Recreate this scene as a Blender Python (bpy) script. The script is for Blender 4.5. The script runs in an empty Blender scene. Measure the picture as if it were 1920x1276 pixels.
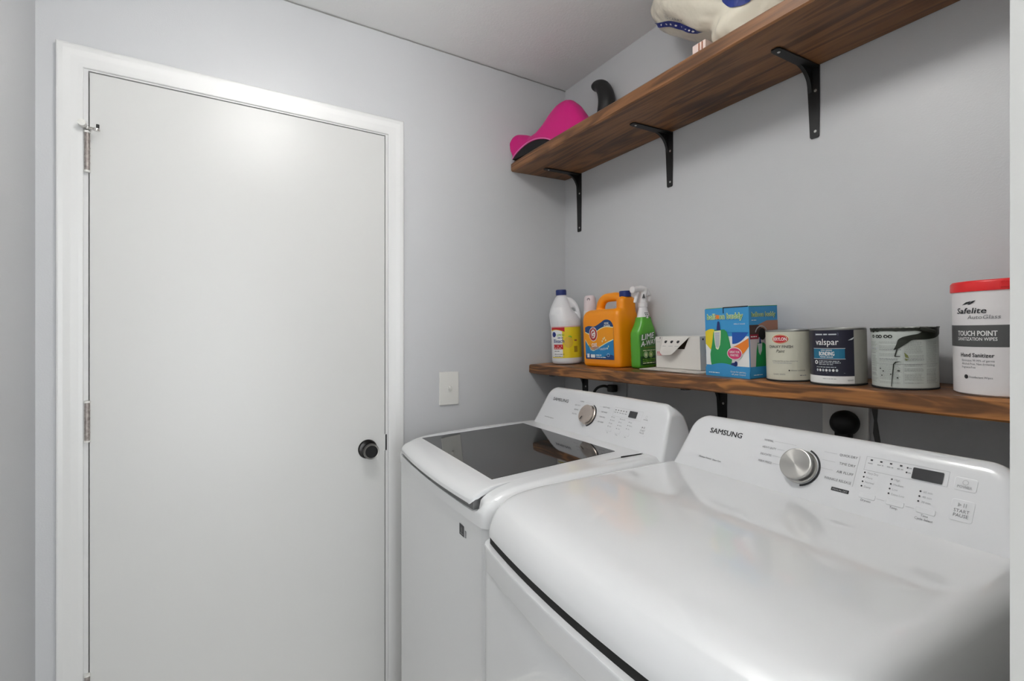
import bpy, bmesh, math, random
from mathutils import Vector, Matrix, noise
from mathutils.geometry import tessellate_polygon
PI = math.pi
random.seed(7)
S = bpy.context.scene
COL = S.collection

# ---------------------------------------------------------------- camera
CAM = Vector((1.732, -1.318, 1.316))
YAW = math.atan2(557, 923)
cam_d = bpy.data.cameras.new('camera')
cam_d.sensor_width = 36.0
cam_d.lens = 36.0 * 923 / 1920
cam_d.clip_start = 0.02
cam = bpy.data.objects.new('camera', cam_d)
COL.objects.link(cam)
fwd = Vector((-math.cos(YAW), math.sin(YAW), 0))
rgt = Vector((math.sin(YAW), math.cos(YAW), 0))
M = Matrix((rgt, Vector((0, 0, 1)), -fwd)).transposed().to_4x4()
M.translation = CAM
cam.matrix_world = M
S.camera = cam

# ---------------------------------------------------------------- light, world, exposure
S.view_settings.view_transform = 'Standard'
S.view_settings.look = 'None'
S.view_settings.gamma = 1.0
S.view_settings.use_curve_mapping = False
S.view_settings.exposure = 0.72
w = bpy.data.worlds.new('world')
w.use_nodes = True
w.node_tree.nodes['Background'].inputs[0].default_value = (0.95, 0.98, 1.0, 1)
w.node_tree.nodes['Background'].inputs[1].default_value = 5.0
S.world = w
LAMP = Vector((.98, -1.125, 2.32))
LAMP_W = 17.5      # emission strength of the dome
HALL_FILL_W = 5.0     # added fill lamp, unseen, further along the hall

# ---------------------------------------------------------------- helpers
def hexc(r, g, b):
    f = lambda v: (v / 255 / 12.92) if v <= 10 else ((v / 255 + .055) / 1.055) ** 2.4
    return (f(r), f(g), f(b), 1)

def mat(name, col, rough=.5, metal=0.0, bump=None, spec=.5, coat=0, trans=0, emit=None, estr=0, ior=1.5, vary=0.0, sss=0):
    m = bpy.data.materials.new(name)
    m.use_nodes = True
    nt = m.node_tree
    b = nt.nodes['Principled BSDF']
    b.inputs['Base Color'].default_value = col
    b.inputs['Roughness'].default_value = rough
    b.inputs['Metallic'].default_value = metal
    b.inputs['Specular IOR Level'].default_value = spec
    b.inputs['IOR'].default_value = ior
    b.inputs['Coat Weight'].default_value = coat
    b.inputs['Coat Roughness'].default_value = .03
    b.inputs['Transmission Weight'].default_value = trans
    if sss:
        b.inputs['Subsurface Weight'].default_value = sss
        b.inputs['Subsurface Radius'].default_value = (.01, .01, .01)
    if emit:
        b.inputs['Emission Color'].default_value = emit
        b.inputs['Emission Strength'].default_value = estr
    tc = nt.nodes.new('ShaderNodeTexCoord')
    n = nt.nodes.new('ShaderNodeTexNoise')
    n.inputs['Scale'].default_value = bump[0] if bump else 12
    n.inputs['Detail'].default_value = 4
    nt.links.new(tc.outputs['Object'], n.inputs['Vector'])
    if bump:
        bn = nt.nodes.new('ShaderNodeBump')
        bn.inputs['Strength'].default_value = bump[1]
        bn.inputs['Distance'].default_value = bump[2]
        nt.links.new(n.outputs['Fac'], bn.inputs['Height'])
        nt.links.new(bn.outputs['Normal'], b.inputs['Normal'])
    if vary:
        n2 = nt.nodes.new('ShaderNodeTexNoise')
        n2.inputs['Scale'].default_value = 3.0
        n2.inputs['Detail'].default_value = 5
        nt.links.new(tc.outputs['Object'], n2.inputs['Vector'])
        mx = nt.nodes.new('ShaderNodeMix')
        mx.data_type = 'RGBA'
        mx.inputs['A'].default_value = tuple(c * (1 - vary) for c in col[:3]) + (1,)
        mx.inputs['B'].default_value = tuple(min(1, c * (1 + vary)) for c in col[:3]) + (1,)
        nt.links.new(n2.outputs['Fac'], mx.inputs['Factor'])
        nt.links.new(mx.outputs['Result'], b.inputs['Base Color'])
    return m

def wood(name, dark, mid, light, sc=1.0, rough=.42, seed=0.0, rings=30, fig=.38, msc=(1.1, 9, 14)):
    m = bpy.data.materials.new(name)
    m.use_nodes = True
    nt = m.node_tree
    L = nt.links.new
    b = nt.nodes['Principled BSDF']
    b.inputs['Roughness'].default_value = rough
    tc = nt.nodes.new('ShaderNodeTexCoord')
    mp = nt.nodes.new('ShaderNodeMapping')
    mp.inputs['Scale'].default_value = tuple(q * sc for q in msc)
    mp.inputs['Location'].default_value = (seed, seed * .7, seed * .3)
    L(tc.outputs['Object'], mp.inputs['Vector'])
    nz = nt.nodes.new('ShaderNodeTexNoise')          # broad board figure
    nz.inputs['Scale'].default_value = 1.6
    nz.inputs['Detail'].default_value = 3
    nz.inputs['Distortion'].default_value = .9
    L(mp.outputs[0], nz.inputs['Vector'])
    mul = nt.nodes.new('ShaderNodeMath'); mul.operation = 'MULTIPLY'; mul.inputs[1].default_value = rings
    L(nz.outputs['Fac'], mul.inputs[0])
    sn = nt.nodes.new('ShaderNodeMath'); sn.operation = 'SINE'
    L(mul.outputs[0], sn.inputs[0])
    mr = nt.nodes.new('ShaderNodeMapRange')
    mr.inputs['From Min'].default_value = -1
    L(sn.outputs[0], mr.inputs['Value'])
    mp2 = nt.nodes.new('ShaderNodeMapping')
    mp2.inputs['Scale'].default_value = (5, 190, 190)
    L(tc.outputs['Object'], mp2.inputs['Vector'])
    fi = nt.nodes.new('ShaderNodeTexNoise')           # fine fibres
    fi.inputs['Scale'].default_value = 1.0
    fi.inputs['Detail'].default_value = 4
    L(mp2.outputs[0], fi.inputs['Vector'])
    mp3 = nt.nodes.new('ShaderNodeMapping')
    mp3.inputs['Scale'].default_value = (2.2, 5, 5)
    mp3.inputs['Location'].default_value = (seed, 0, 0)
    L(tc.outputs['Object'], mp3.inputs['Vector'])
    bl = nt.nodes.new('ShaderNodeTexNoise')           # uneven stain
    bl.inputs['Scale'].default_value = 1.4
    bl.inputs['Detail'].default_value = 3
    L(mp3.outputs[0], bl.inputs['Vector'])
    a1 = nt.nodes.new('ShaderNodeMath'); a1.operation = 'MULTIPLY_ADD'; a1.inputs[1].default_value = fig
    L(mr.outputs[0], a1.inputs[0])
    m2 = nt.nodes.new('ShaderNodeMath'); m2.operation = 'MULTIPLY'; m2.inputs[1].default_value = .38
    L(fi.outputs['Fac'], m2.inputs[0]); L(m2.outputs[0], a1.inputs[2])
    a2 = nt.nodes.new('ShaderNodeMath'); a2.operation = 'MULTIPLY_ADD'; a2.inputs[1].default_value = .62
    L(bl.outputs['Fac'], a2.inputs[0]); L(a1.outputs[0], a2.inputs[2])
    cr = nt.nodes.new('ShaderNodeValToRGB')
    e = cr.color_ramp.elements
    e[0].position = .36; e[0].color = dark
    e[1].position = .98; e[1].color = light
    x = e.new(.66); x.color = mid
    L(a2.outputs[0], cr.inputs['Fac'])
    L(cr.outputs['Color'], b.inputs['Base Color'])
    bn = nt.nodes.new('ShaderNodeBump')
    bn.inputs['Strength'].default_value = .35
    bn.inputs['Distance'].default_value = .001
    L(a1.outputs[0], bn.inputs['Height'])
    L(bn.outputs['Normal'], b.inputs['Normal'])
    return m

def aniso_metal(name, col, rough):
    m = mat(name, col, rough, 1.0)
    nt = m.node_tree
    b = nt.nodes['Principled BSDF']
    b.inputs['Anisotropic'].default_value = .85
    tg = nt.nodes.new('ShaderNodeTangent')
    tg.direction_type = 'RADIAL'; tg.axis = 'Z'
    nt.links.new(tg.outputs[0], b.inputs['Tangent'])
    return m

def empty(name, loc=(0, 0, 0), rz=0.0, tilt=0.0):
    o = bpy.data.objects.new(name, None)
    o.empty_display_size = .05
    COL.objects.link(o)
    o.location = loc
    o.rotation_euler = (Matrix.Rotation(tilt, 4, 'X') @ Matrix.Rotation(rz, 4, 'Z')).to_euler()
    return o

def tag(o, label, cat, group=None):
    o['label'] = label
    o['category'] = cat
    if group:
        o['group'] = group
    return o

def obj(name, bm, mats, parent=None, smooth=40, label=None):
    me = bpy.data.meshes.new(name)
    bm.normal_update()
    bm.to_mesh(me)
    bm.free()
    if not isinstance(mats, (list, tuple)):
        mats = [mats]
    for m in mats:
        me.materials.append(m)
    if smooth:
        me.shade_smooth()
        me.set_sharp_from_angle(angle=math.radians(smooth))
    o = bpy.data.objects.new(name, me)
    COL.objects.link(o)
    if smooth:
        wn = o.modifiers.new('weighted_normal', 'WEIGHTED_NORMAL')
        wn.weight = 50; wn.keep_sharp = True
    if parent:
        o.parent = parent
    if label:
        o['label'] = label
    return o

def struct(name, bm, m, **k):
    o = obj(name, bm, m, **k)
    o['kind'] = 'structure'
    return o

def new():
    return bmesh.new()

def box(bm, lo, hi, bev=0, seg=2, mi=0):
    lo = Vector(lo); hi = Vector(hi)
    r = bmesh.ops.create_cube(bm, size=1)
    vs = r['verts']
    for v in vs:
        v.co = Vector(((lo[i] + hi[i]) / 2 + v.co[i] * (hi[i] - lo[i]) for i in range(3)))
    fs = list({f for v in vs for f in v.link_faces})
    for f in fs:
        f.material_index = mi
    if bev:
        es = list({e for v in vs for e in v.link_edges})
        bmesh.ops.bevel(bm, geom=es, offset=bev, segments=seg, profile=.5, affect='EDGES')
    return bm

def loft(bm, rings, closed=True, cap=True, mi=0):
    vr = [[bm.verts.new(p) for p in r] for r in rings]
    n = len(rings[0])
    for a, b in zip(vr, vr[1:]):
        for i in range(n if closed else n - 1):
            j = (i + 1) % n
            f = bm.faces.new((a[i], a[j], b[j], b[i]))
            f.material_index = mi
    if cap:
        for r, rev in ((vr[0], True), (vr[-1], False)):
            f = bm.faces.new(list(reversed(r)) if rev else r)
            f.material_index = mi
    return vr

def lathe(bm, prof, n=40, c=(0, 0, 0), axis='Z', mi=0):
    """prof: list of (r, h). axis Z up, or Y (pointing to -y), or X."""
    rings = []
    for r, h in prof:
        r = max(r, 1e-5)
        ring = []
        for i in range(n):
            a = 2 * PI * i / n
            if axis == 'Z':
                p = (r * math.cos(a), r * math.sin(a), h)
            elif axis == 'X':
                p = (h, r * math.cos(a), r * math.sin(a))
            else:
                p = (r * math.cos(a), -h, r * math.sin(a))
            ring.append(Vector(p) + Vector(c))
        rings.append(ring)
    loft(bm, rings, mi=mi)
    return bm

def tube(bm, pts, rad, n=12, mi=0, flat=None):
    pts = [Vector(p) for p in pts]
    if not isinstance(rad, (list, tuple)):
        rad = [rad] * len(pts)
    rings = []
    up = None
    for i, p in enumerate(pts):
        t = (pts[min(i + 1, len(pts) - 1)] - pts[max(i - 1, 0)]).normalized()
        if up is None:
            up = t.orthogonal().normalized()
        up = (up - t * up.dot(t)).normalized()
        s = t.cross(up)
        fu, fs = flat if flat else (1, 1)
        rings.append([p + rad[i] * (fu * math.cos(2 * PI * k / n) * up + fs * math.sin(2 * PI * k / n) * s) for k in range(n)])
    loft(bm, rings, mi=mi)
    return bm

def smooth_path(pts, k=6):
    pts = [Vector(p) for p in pts]
    out = []
    for i in range(len(pts) - 1):
        p0 = pts[max(i - 1, 0)]; p1 = pts[i]; p2 = pts[i + 1]; p3 = pts[min(i + 2, len(pts) - 1)]
        for j in range(k):
            t = j / k
            out.append(.5 * ((2 * p1) + (p2 - p0) * t + (2 * p0 - 5 * p1 + 4 * p2 - p3) * t * t + (3 * p1 - p0 - 3 * p2 + p3) * t ** 3))
    out.append(pts[-1])
    return out

def rrect(x0, x1, y0, y1, r, n=6, z=0):
    """rounded rectangle ring; r = radius or 4 radii (x0y0, x1y0, x1y1, x0y1)."""
    if not isinstance(r, (list, tuple)):
        r = [r] * 4
    out = []
    for (cx, cy, sx, sy, a0, rr) in ((x0, y0, 1, 1, PI, r[0]), (x1, y0, -1, 1, 1.5 * PI, r[1]), (x1, y1, -1, -1, 0, r[2]), (x0, y1, 1, -1, .5 * PI, r[3])):
        for k in range(n + 1):
            a = a0 + .5 * PI * k / n
            out.append(Vector((cx + sx * rr + rr * math.cos(a), cy + sy * rr + rr * math.sin(a), z)))
    return out

def interp(tab, x):
    if x <= tab[0][0]:
        return tab[0][1]
    for (a, va), (b, vb) in zip(tab, tab[1:]):
        if x <= b:
            return va + (vb - va) * (x - a) / (b - a)
    return tab[-1][1]

def sinterp(tab, x):
    """smooth (catmull) interpolation"""
    if x <= tab[0][0]: return tab[0][1]
    if x >= tab[-1][0]: return tab[-1][1]
    for i in range(len(tab) - 1):
        a, va = tab[i]; b, vb = tab[i + 1]
        if x <= b:
            t = (x - a) / (b - a)
            def sl(k):
                lo = tab[max(k - 1, 0)]; hi = tab[min(k + 1, len(tab) - 1)]
                return (hi[1] - lo[1]) / (hi[0] - lo[0])
            h = b - a
            m0 = sl(i) * h; m1 = sl(i + 1) * h
            return (2*t**3-3*t*t+1)*va + (t**3-2*t*t+t)*m0 + (-2*t**3+3*t*t)*vb + (t**3-t*t)*m1

def mods(o, voxel=None, smooth_it=0, subd=0, bev=0):
    o.modifiers.clear()
    if voxel:
        r = o.modifiers.new('remesh', 'REMESH')
        r.mode = 'VOXEL'; r.voxel_size = voxel; r.use_smooth_shade = True
    if smooth_it:
        s = o.modifiers.new('smooth', 'SMOOTH')
        s.factor = .5; s.iterations = smooth_it
    if bev:
        b = o.modifiers.new('bevel', 'BEVEL')
        b.width = bev; b.segments = 3; b.limit_method = 'ANGLE'
    if subd:
        s = o.modifiers.new('subsurf', 'SUBSURF')
        s.levels = subd; s.render_levels = subd
    return o

# ---- lettering and printed graphics: thin geometry lying on the printed surface
_tc = {}
def text_geo(s, bold=0.0, res=2):
    key = (s, bold, res)
    if key not in _tc:
        cu = bpy.data.curves.new('lettering_source', 'FONT')
        cu.body = s
        cu.size = 1.0
        cu.offset = bold
        cu.resolution_u = res
        cu.fill_mode = 'FRONT'
        o = bpy.data.objects.new('lettering_source', cu)
        COL.objects.link(o)
        dg = bpy.context.evaluated_depsgraph_get()
        dg.update()
        me = o.evaluated_get(dg).to_mesh()
        vs = [(v.co.x, v.co.y) for v in me.vertices]
        fs = [tuple(p.vertices) for p in me.polygons]
        o.evaluated_get(dg).to_mesh_clear()
        bpy.data.objects.remove(o)
        bpy.data.curves.remove(cu)
        xs = [v[0] for v in vs] or [0, 1]
        _tc[key] = (vs, fs, min(xs), max(xs))
    return _tc[key]

class Print:
    def __init__(self, mapf):
        self.f = mapf; self.bm = bmesh.new(); self.mats = []
    def mi(self, m):
        if m not in self.mats:
            self.mats.append(m)
        return self.mats.index(m)
    def add(self, vs, fs, m, layer):
        k = self.mi(m)
        off = .0004 + .00025 * layer
        bv = [self.bm.verts.new(self.f(x, y, off)) for x, y in vs]
        for f in fs:
            try:
                q = self.bm.faces.new([bv[i] for i in f]); q.material_index = k
            except ValueError:
                pass
    def rect(self, x0, y0, x1, y1, m, layer=0, nu=1, nv=1):
        vs = [(x0 + (x1 - x0) * i / nu, y0 + (y1 - y0) * j / nv) for j in range(nv + 1) for i in range(nu + 1)]
        fs = [(j*(nu+1)+i, j*(nu+1)+i+1, (j+1)*(nu+1)+i+1, (j+1)*(nu+1)+i) for j in range(nv) for i in range(nu)]
        self.add(vs, fs, m, layer)
    def rrect(self, x0, y0, x1, y1, r, m, layer=0):
        self.poly([(p.x, p.y) for p in rrect(x0, x1, y0, y1, r, 5)], m, layer)
    def frame(self, x0, y0, x1, y1, t, m, layer=0):
        self.rect(x0, y0, x1, y0 + t, m, layer, 8); self.rect(x0, y1 - t, x1, y1, m, layer, 8)
        self.rect(x0, y0, x0 + t, y1, m, layer); self.rect(x1 - t, y0, x1, y1, m, layer)
    def ring(self, cx, cy, rx, ry, t, m, layer=0, a0=0, a1=2 * PI, n=28):
        vs = []; fs = []
        for i in range(n + 1):
            a = a0 + (a1 - a0) * i / n
            vs += [(cx + rx * math.cos(a), cy + ry * math.sin(a)), (cx + (rx - t) * math.cos(a), cy + (ry - t) * math.sin(a))]
        for i in range(n):
            fs.append((2*i, 2*i+2, 2*i+3, 2*i+1))
        self.add(vs, fs, m, layer)
    def ell(self, cx, cy, rx, ry, m, layer=0, n=28, rings=3):
        vs = [(cx, cy)]; fs = []
        for k in range(1, rings + 1):
            for i in range(n):
                a = 2 * PI * i / n
                vs.append((cx + rx * k / rings * math.cos(a), cy + ry * k / rings * math.sin(a)))
        for i in range(n):
            j = (i + 1) % n
            fs.append((0, 1 + i, 1 + j))
            for k in range(1, rings):
                a = 1 + (k - 1) * n; b = 1 + k * n
                fs.append((a + i, b + i, b + j, a + j))
        self.add(vs, fs, m, layer)
    def poly(self, pts, m, layer=0):
        t = tessellate_polygon([[Vector((p[0], p[1], 0)) for p in pts]])
        self.add(pts, [tuple(x) for x in t], m, layer)
    def band(self, top, bot, m, layer=0):
        """two equal-length point lists"""
        n = len(top)
        vs = list(top) + list(bot)
        self.add(vs, [(n + i, n + i + 1, i + 1, i) for i in range(n - 1)], m, layer)
    def text(self, s, x, y, h, m, layer=1, width=None, align='l', shear=0.0, bold=0.0, rot=0.0, res=2):
        if 0 < bold < .055:
            k = bold * h * 1.5
            for d, e in ((-.5, -.3), (.5, -.3), (-.5, .3), (.5, .3)):
                self.text(s, x + d * k, y + e * k, h, m, layer, width, align, shear, 0, rot, res)
                layer += .1
            return
        vs, fs, a, b = text_geo(s, bold, res)
        sc = h / .70                       # cap height of the built-in font
        sx = (width / (b - a)) if width else sc
        wd = (b - a) * sx
        ox = x - a * sx - {'l': 0, 'c': wd / 2, 'r': wd}[align]
        c, sn = math.cos(rot), math.sin(rot)
        out = []
        for vx, vy in vs:
            px = ox + vx * sx + shear * vy * sc - x; py = vy * sc
            out.append((x + c * px - sn * py, y + sn * px + c * py))
        self.add(out, fs, m, layer)
        return wd
    def fine(self, x, y, w, h, m, layer=1, words=None):
        """a line of small unreadable print: short dashes of word length"""
        rnd = random.Random(int((x * 7919 + y * 104729 + w * 31) * 1000))
        cx = x
        while cx < x + w - h:
            ww = min(rnd.uniform(1.5, 5) * h, x + w - cx)
            self.rect(cx, y, cx + ww, y + h * rnd.uniform(.75, 1), m, layer)
            cx += ww + h * .7
    def build(self, name, parent, label=None):
        return obj(name, self.bm, self.mats, parent, smooth=0, label=label)

def cyl_map(r, th0, z0=0.0):
    def f(u, v, off):
        a = th0 + u / r
        return Vector(((r + off) * math.cos(a), (r + off) * math.sin(a), z0 + v))
    return f

def plane_map(o, ux, uy):
    o = Vector(o); ux = Vector(ux).normalized(); uy = Vector(uy).normalized(); n = ux.cross(uy)
    return lambda u, v, off: o + ux * u + uy * v + n * off

# ---------------------------------------------------------------- materials
m_wall = mat('wall_paint_grey', hexc(200, 201, 203), .38, bump=(260, .12, .002), vary=.015)
m_ceil = mat('ceiling_paint', hexc(243, 243, 242), .8, bump=(140, .25, .003), vary=.02)
m_door = mat('door_paint_white', hexc(209, 209, 207), .33, bump=(60, .04, .002), vary=.012, spec=.45)
m_trim = mat('trim_paint_white', hexc(216, 216, 215), .30, bump=(40, .05, .002))
m_floor = mat('floor_tile', hexc(226, 223, 218), .35, vary=.1)
m_dark = mat('dark_parts_and_shade', hexc(22, 22, 22), .8)
m_white = mat('appliance_enamel', hexc(228, 229, 230), .30, coat=1.0)
m_whitep = mat('appliance_panel_plastic', hexc(226, 227, 229), .25, coat=.7)
m_glassd = mat('smoked_lid_glass', hexc(40, 40, 39), .03, ior=1.62)
m_black = mat('black_metal', hexc(20, 20, 21), .42)
m_blackp = mat('black_rubber', hexc(26, 26, 26), .5)
m_chrome = mat('chrome', hexc(210, 208, 205), .15, 1.0)
m_alum = aniso_metal('brushed_aluminium', hexc(196, 194, 190), .28)
m_alumr = aniso_metal('brushed_rose_aluminium', hexc(205, 192, 182), .30)
m_ink = mat('dark_print', hexc(38, 38, 42), .5)
m_inkg = mat('grey_print', hexc(120, 121, 124), .5)
m_inkl = mat('light_grey_print', hexc(172, 173, 175), .5)
m_disp = mat('display_window', hexc(58, 58, 60), .12)
m_screw = mat('screw_metal', hexc(190, 190, 188), .3, .9)
m_hinge = mat('worn_hinge_metal', hexc(112, 98, 90), .45, .5, bump=(220, .5, .002), vary=.5)
_n = [q for q in m_hinge.node_tree.nodes if q.type == 'TEX_NOISE'][-1]
_n.inputs['Scale'].default_value = 110
_x = [q for q in m_hinge.node_tree.nodes if q.type == 'MIX'][-1]
_x.inputs['A'].default_value = hexc(38, 30, 27); _x.inputs['B'].default_value = hexc(214, 204, 198)
m_plate = mat('switch_plastic', hexc(225, 224, 219), .3)
m_wood1 = wood('walnut_stain_upper', hexc(66, 41, 23), hexc(110, 72, 41), hexc(150, 102, 62), 1.0, .45, 1.7, 26, .30, (.9, 9, 12))
m_wood2 = wood('walnut_stain_lower', hexc(78, 50, 29), hexc(126, 82, 47), hexc(186, 124, 66), .7, .36, 4.1, 20, .40, (4.0, 13, 30))
m_pink = mat('pink_plastic', hexc(206, 14, 122), .42, sss=.05)
m_pinkr = mat('pink_rim', hexc(225, 120, 178), .4)
m_bag = mat('bag_film', hexc(236, 229, 210), .26, trans=.12, bump=(14, .5, .01), vary=.05)
m_blue = mat('blue_print', hexc(28, 48, 128), .4)
m_navy = mat('navy_cap_plastic', hexc(20, 42, 112), .35)
m_wprint = mat('white_print', hexc(238, 238, 236), .5)
m_red = mat('red_print', hexc(196, 32, 38), .45)
m_hdpe = mat('white_hdpe', hexc(232, 232, 234), .35, sss=.1)
m_yel = mat('yellow_print', hexc(232, 208, 34), .4)
m_lem = mat('lemon_print', hexc(222, 186, 60), .4)
m_lgreen = mat('leaf_green_print', hexc(120, 180, 50), .4)
m_orange = mat('orange_hdpe', hexc(250, 152, 12), .32, sss=.05)
m_sky = mat('sky_blue_print', hexc(36, 132, 190), .4)
m_dblue = mat('deep_blue_print', hexc(16, 62, 120), .4)
m_lime = mat('lime_bottle', hexc(86, 166, 48), .25)
m_green = mat('green_label', hexc(66, 122, 50), .35)
m_dgreen = mat('dark_green_label', hexc(26, 74, 30), .35)
m_carton = mat('white_carton', hexc(226, 222, 216), .6)
m_cartin = mat('carton_inside', hexc(66, 52, 38), .8)
m_bbblue = mat('box_blue', hexc(54, 150, 208), .35)
m_bbgreen = mat('box_green', hexc(34, 150, 82), .35)
m_bbdk = mat('box_royal_blue', hexc(14, 84, 176), .35)
m_bbor = mat('box_orange', hexc(238, 130, 34), .35)
m_bbpink = mat('box_pink', hexc(214, 58, 112), .35)
m_bbwine = mat('box_wine', hexc(150, 30, 52), .4)
m_bbbrown = mat('box_brown', hexc(70, 46, 40), .5)
m_cream = mat('cream_print', hexc(236, 240, 196), .5)
m_greyg = mat('pale_grey_print', hexc(196, 202, 204), .5)
m_tin = mat('tin_metal', hexc(176, 176, 172), .28, .9)
m_can_cream = mat('cream_can_label', hexc(208, 206, 188), .4, vary=.03)
m_can_navy = mat('navy_can_label', hexc(26, 26, 46), .3)
m_teal = mat('teal_print', hexc(14, 108, 142), .35)
m_can_grey = mat('grey_can_label', hexc(196, 202, 196), .45, vary=.04)
m_can_side = mat('dull_label', hexc(158, 156, 148), .5, vary=.08)
m_drip = mat('dried_olive_paint', hexc(34, 38, 28), .35)
m_dripo = mat('olive_smear', hexc(120, 126, 66), .5)
m_rlid = mat('red_lid_plastic', hexc(232, 36, 40), .35)
m_can_white = mat('white_canister', hexc(232, 228, 228), .35)
m_char = mat('charcoal_print', hexc(84, 84, 84), .4)
m_emit = mat('lamp_dome', hexc(255, 255, 255), .4, emit=(1, .985, .96, 1), estr=LAMP_W)
m_pinkcarton = mat('pale_pink_carton', hexc(232, 212, 204), .6)
m_brownln = mat('brown_line_print', hexc(160, 92, 58), .5)

# ---------------------------------------------------------------- room shell
CEIL = 2.411
XR = 3.3; YF = -1.717; XS = 1.621; YS = -.858
TH = .12
def wallbox(name, lo, hi, m, **k):
    return struct(name, box(new(), lo, hi), m, **k)
wallbox('floor', (-.3, YF - .2, -.1), (XR + .2, .2, 0), m_floor)
wallbox('ceiling', (-.3, YF - .2, CEIL), (XR + .2, .2, CEIL + .1), m_ceil)
wallbox('wall_back', (-TH, 0, 0), (XR + .2, TH, CEIL), m_wall)
wallbox('wall_front', (-TH, YF - TH, 0), (XR + .2, YF, CEIL), m_wall)
bm = new()
box(bm, (XR, YF, 0), (XR + TH, YF + .08, CEIL)); box(bm, (XR, YS - .08, 0), (XR + TH, YS, CEIL)); box(bm, (XR, YF + .08, 2.12), (XR + TH, YS - .08, CEIL)); box(bm, (XR, YF + .08, 0), (XR + TH, YS - .08, .10))
struct('wall_far', bm, m_wall)
bm = new()
for lo, hi in (((YF + .08, .10), (YF + .13, 2.12)), ((YS - .13, .10), (YS - .08, 2.12)), ((YF + .13, .10), (YS - .13, .16)), ((YF + .13, 2.06), (YS - .13, 2.12))):
    box(bm, (XR + .03, lo[0], lo[1]), (XR + .08, hi[0], hi[1]), .003)
struct('fill_window_1', bm, m_trim)  # opening added at the unseen hall end to let in even fill light
pd = bpy.data.lights.new('fill_portal', 'AREA'); pd.shape = 'RECTANGLE'; pd.size = 2.0; pd.size_y = .64  # guides the added fill light in through that opening
pd.cycles.is_portal = True
po = bpy.data.objects.new('fill_portal', pd); COL.objects.link(po)
po.location = (XR + .14, (YF + YS) / 2, 1.11); po.rotation_euler = (0, math.radians(90), 0)
wallbox('wall_right', (XS, YS, 0), (XR, 0, CEIL), mat('wall_paint_offwhite', hexc(212, 212, 209), .5, bump=(120, .1, .002), vary=.02))
# door wall with its opening
DY0, DY1, DZ = -1.6215, -.7905, 2.049
bm = new()
box(bm, (-TH, YF, 0), (0, DY0, CEIL)); box(bm, (-TH, DY1, 0), (0, 0, CEIL)); box(bm, (-TH, DY0, DZ), (0, DY1, CEIL))
struct('wall_left', bm, m_wall)
# crack of caulk where the ceiling meets the wall
bm = new()
pth = [(.0015, -1.717 + 1.717 * i / 60, CEIL - .0022 + .0014 * noise.noise(Vector((i * .7, 0, 0)))) for i in range(61)]
tube(bm, pth, [.0018 + .0012 * abs(noise.noise(Vector((i * 1.3, 5, 0)))) for i in range(61)], 6)
struct('trim_1', bm, mat('caulk', hexc(150, 149, 146), .8, bump=(90, .5, .002)))

# jamb
bm = new()
box(bm, (-TH, DY0, 0), (0.001, DY0 + .0105, DZ)); box(bm, (-TH, DY1 - .0085, 0), (0.001, DY1, DZ)); box(bm, (-TH, DY0 + .0105, DZ - .0045), (.001, DY1 - .0085, DZ))
box(bm, (-.05, DY0 + .010, 0), (-.037, DY0 + .02, DZ)); box(bm, (-.05, DY1 - .02, 0), (-.037, DY1 - .008, DZ)); box(bm, (-.05, DY0, DZ - .02), (-.037, DY1, DZ - .008))
box(bm, (-.012, DY1 - .0115, .925), (.003, DY1 - .002, .985), .002, mi=1)     # strike plate
jamb = struct('trim_2', bm, [m_trim, m_black])
# casing: a moulded profile mitred round the opening
prof = [(0, 0), (0, .0035), (.002, .0050), (.010, .0065), (.026, .0105), (.040, .0150), (.049, .0168), (.0525, .0165), (.0540, .0145), (.0545, 0)]
bm = new()
yi0, yi1, zi = DY0 + .001, DY1 - .001 + .0015, DZ + .0
rings = []
for k, (d, h) in enumerate(prof):
    rings.append([Vector((h, yi0 - d, 0)), Vector((h, yi0 - d, zi + d)), Vector((h, yi1 + d, zi + d)), Vector((h, yi1 + d, 0))])
for a, b in zip(rings, rings[1:]):
    va = [bm.verts.new(p) for p in a]; vb = [bm.verts.new(p) for p in b]
    for i in range(3):
        bm.faces.new((va[i], vb[i], vb[i + 1], va[i + 1]))
struct('trim_3', bm, m_trim, smooth=25)

# door
dr = empty('door_1', (0, -1.2, 0)); dr['kind'] = 'structure'
bm = new(); box(bm, (-.035, -1.6085 + 1.2, .012), (.0015, -.8015 + 1.2, 2.0412), .0012)
obj('door_slab', bm, m_door, dr)
def hinge(z, name='hinge'):
    bm = new()
    lathe(bm, [(.0005, 0), (.0055, .0), (.006, .004), (.006, .096), (.0055, .1), (.0005, .1)], 14, (.006, -1.6125 + 1.2, z))
    for k in (1, 2, 3, 4):
        lathe(bm, [(.0066, 0), (.0066, .0012)], 14, (.006, -1.6125 + 1.2, z + .02 * k))
    lathe(bm, [(.0003, 0), (.0075, .001), (.007, .006), (.0003, .007)], 14, (.006, -1.6125 + 1.2, z + .1), mi=1)
    lathe(bm, [(.0003, -.006), (.007, -.005), (.0075, 0), (.0003, .0)], 14, (.006, -1.6125 + 1.2, z), mi=1)
    box(bm, (-.001, -1.6095 + 1.2, z), (.0019, -1.6065 + 1.2, z + .1), mi=1)
    return obj('hinge', bm, [m_hinge, m_plate], dr, label='worn brown and silver hinge')
for z in (1.774, 1.047, .312):
    hinge(z)
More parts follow.
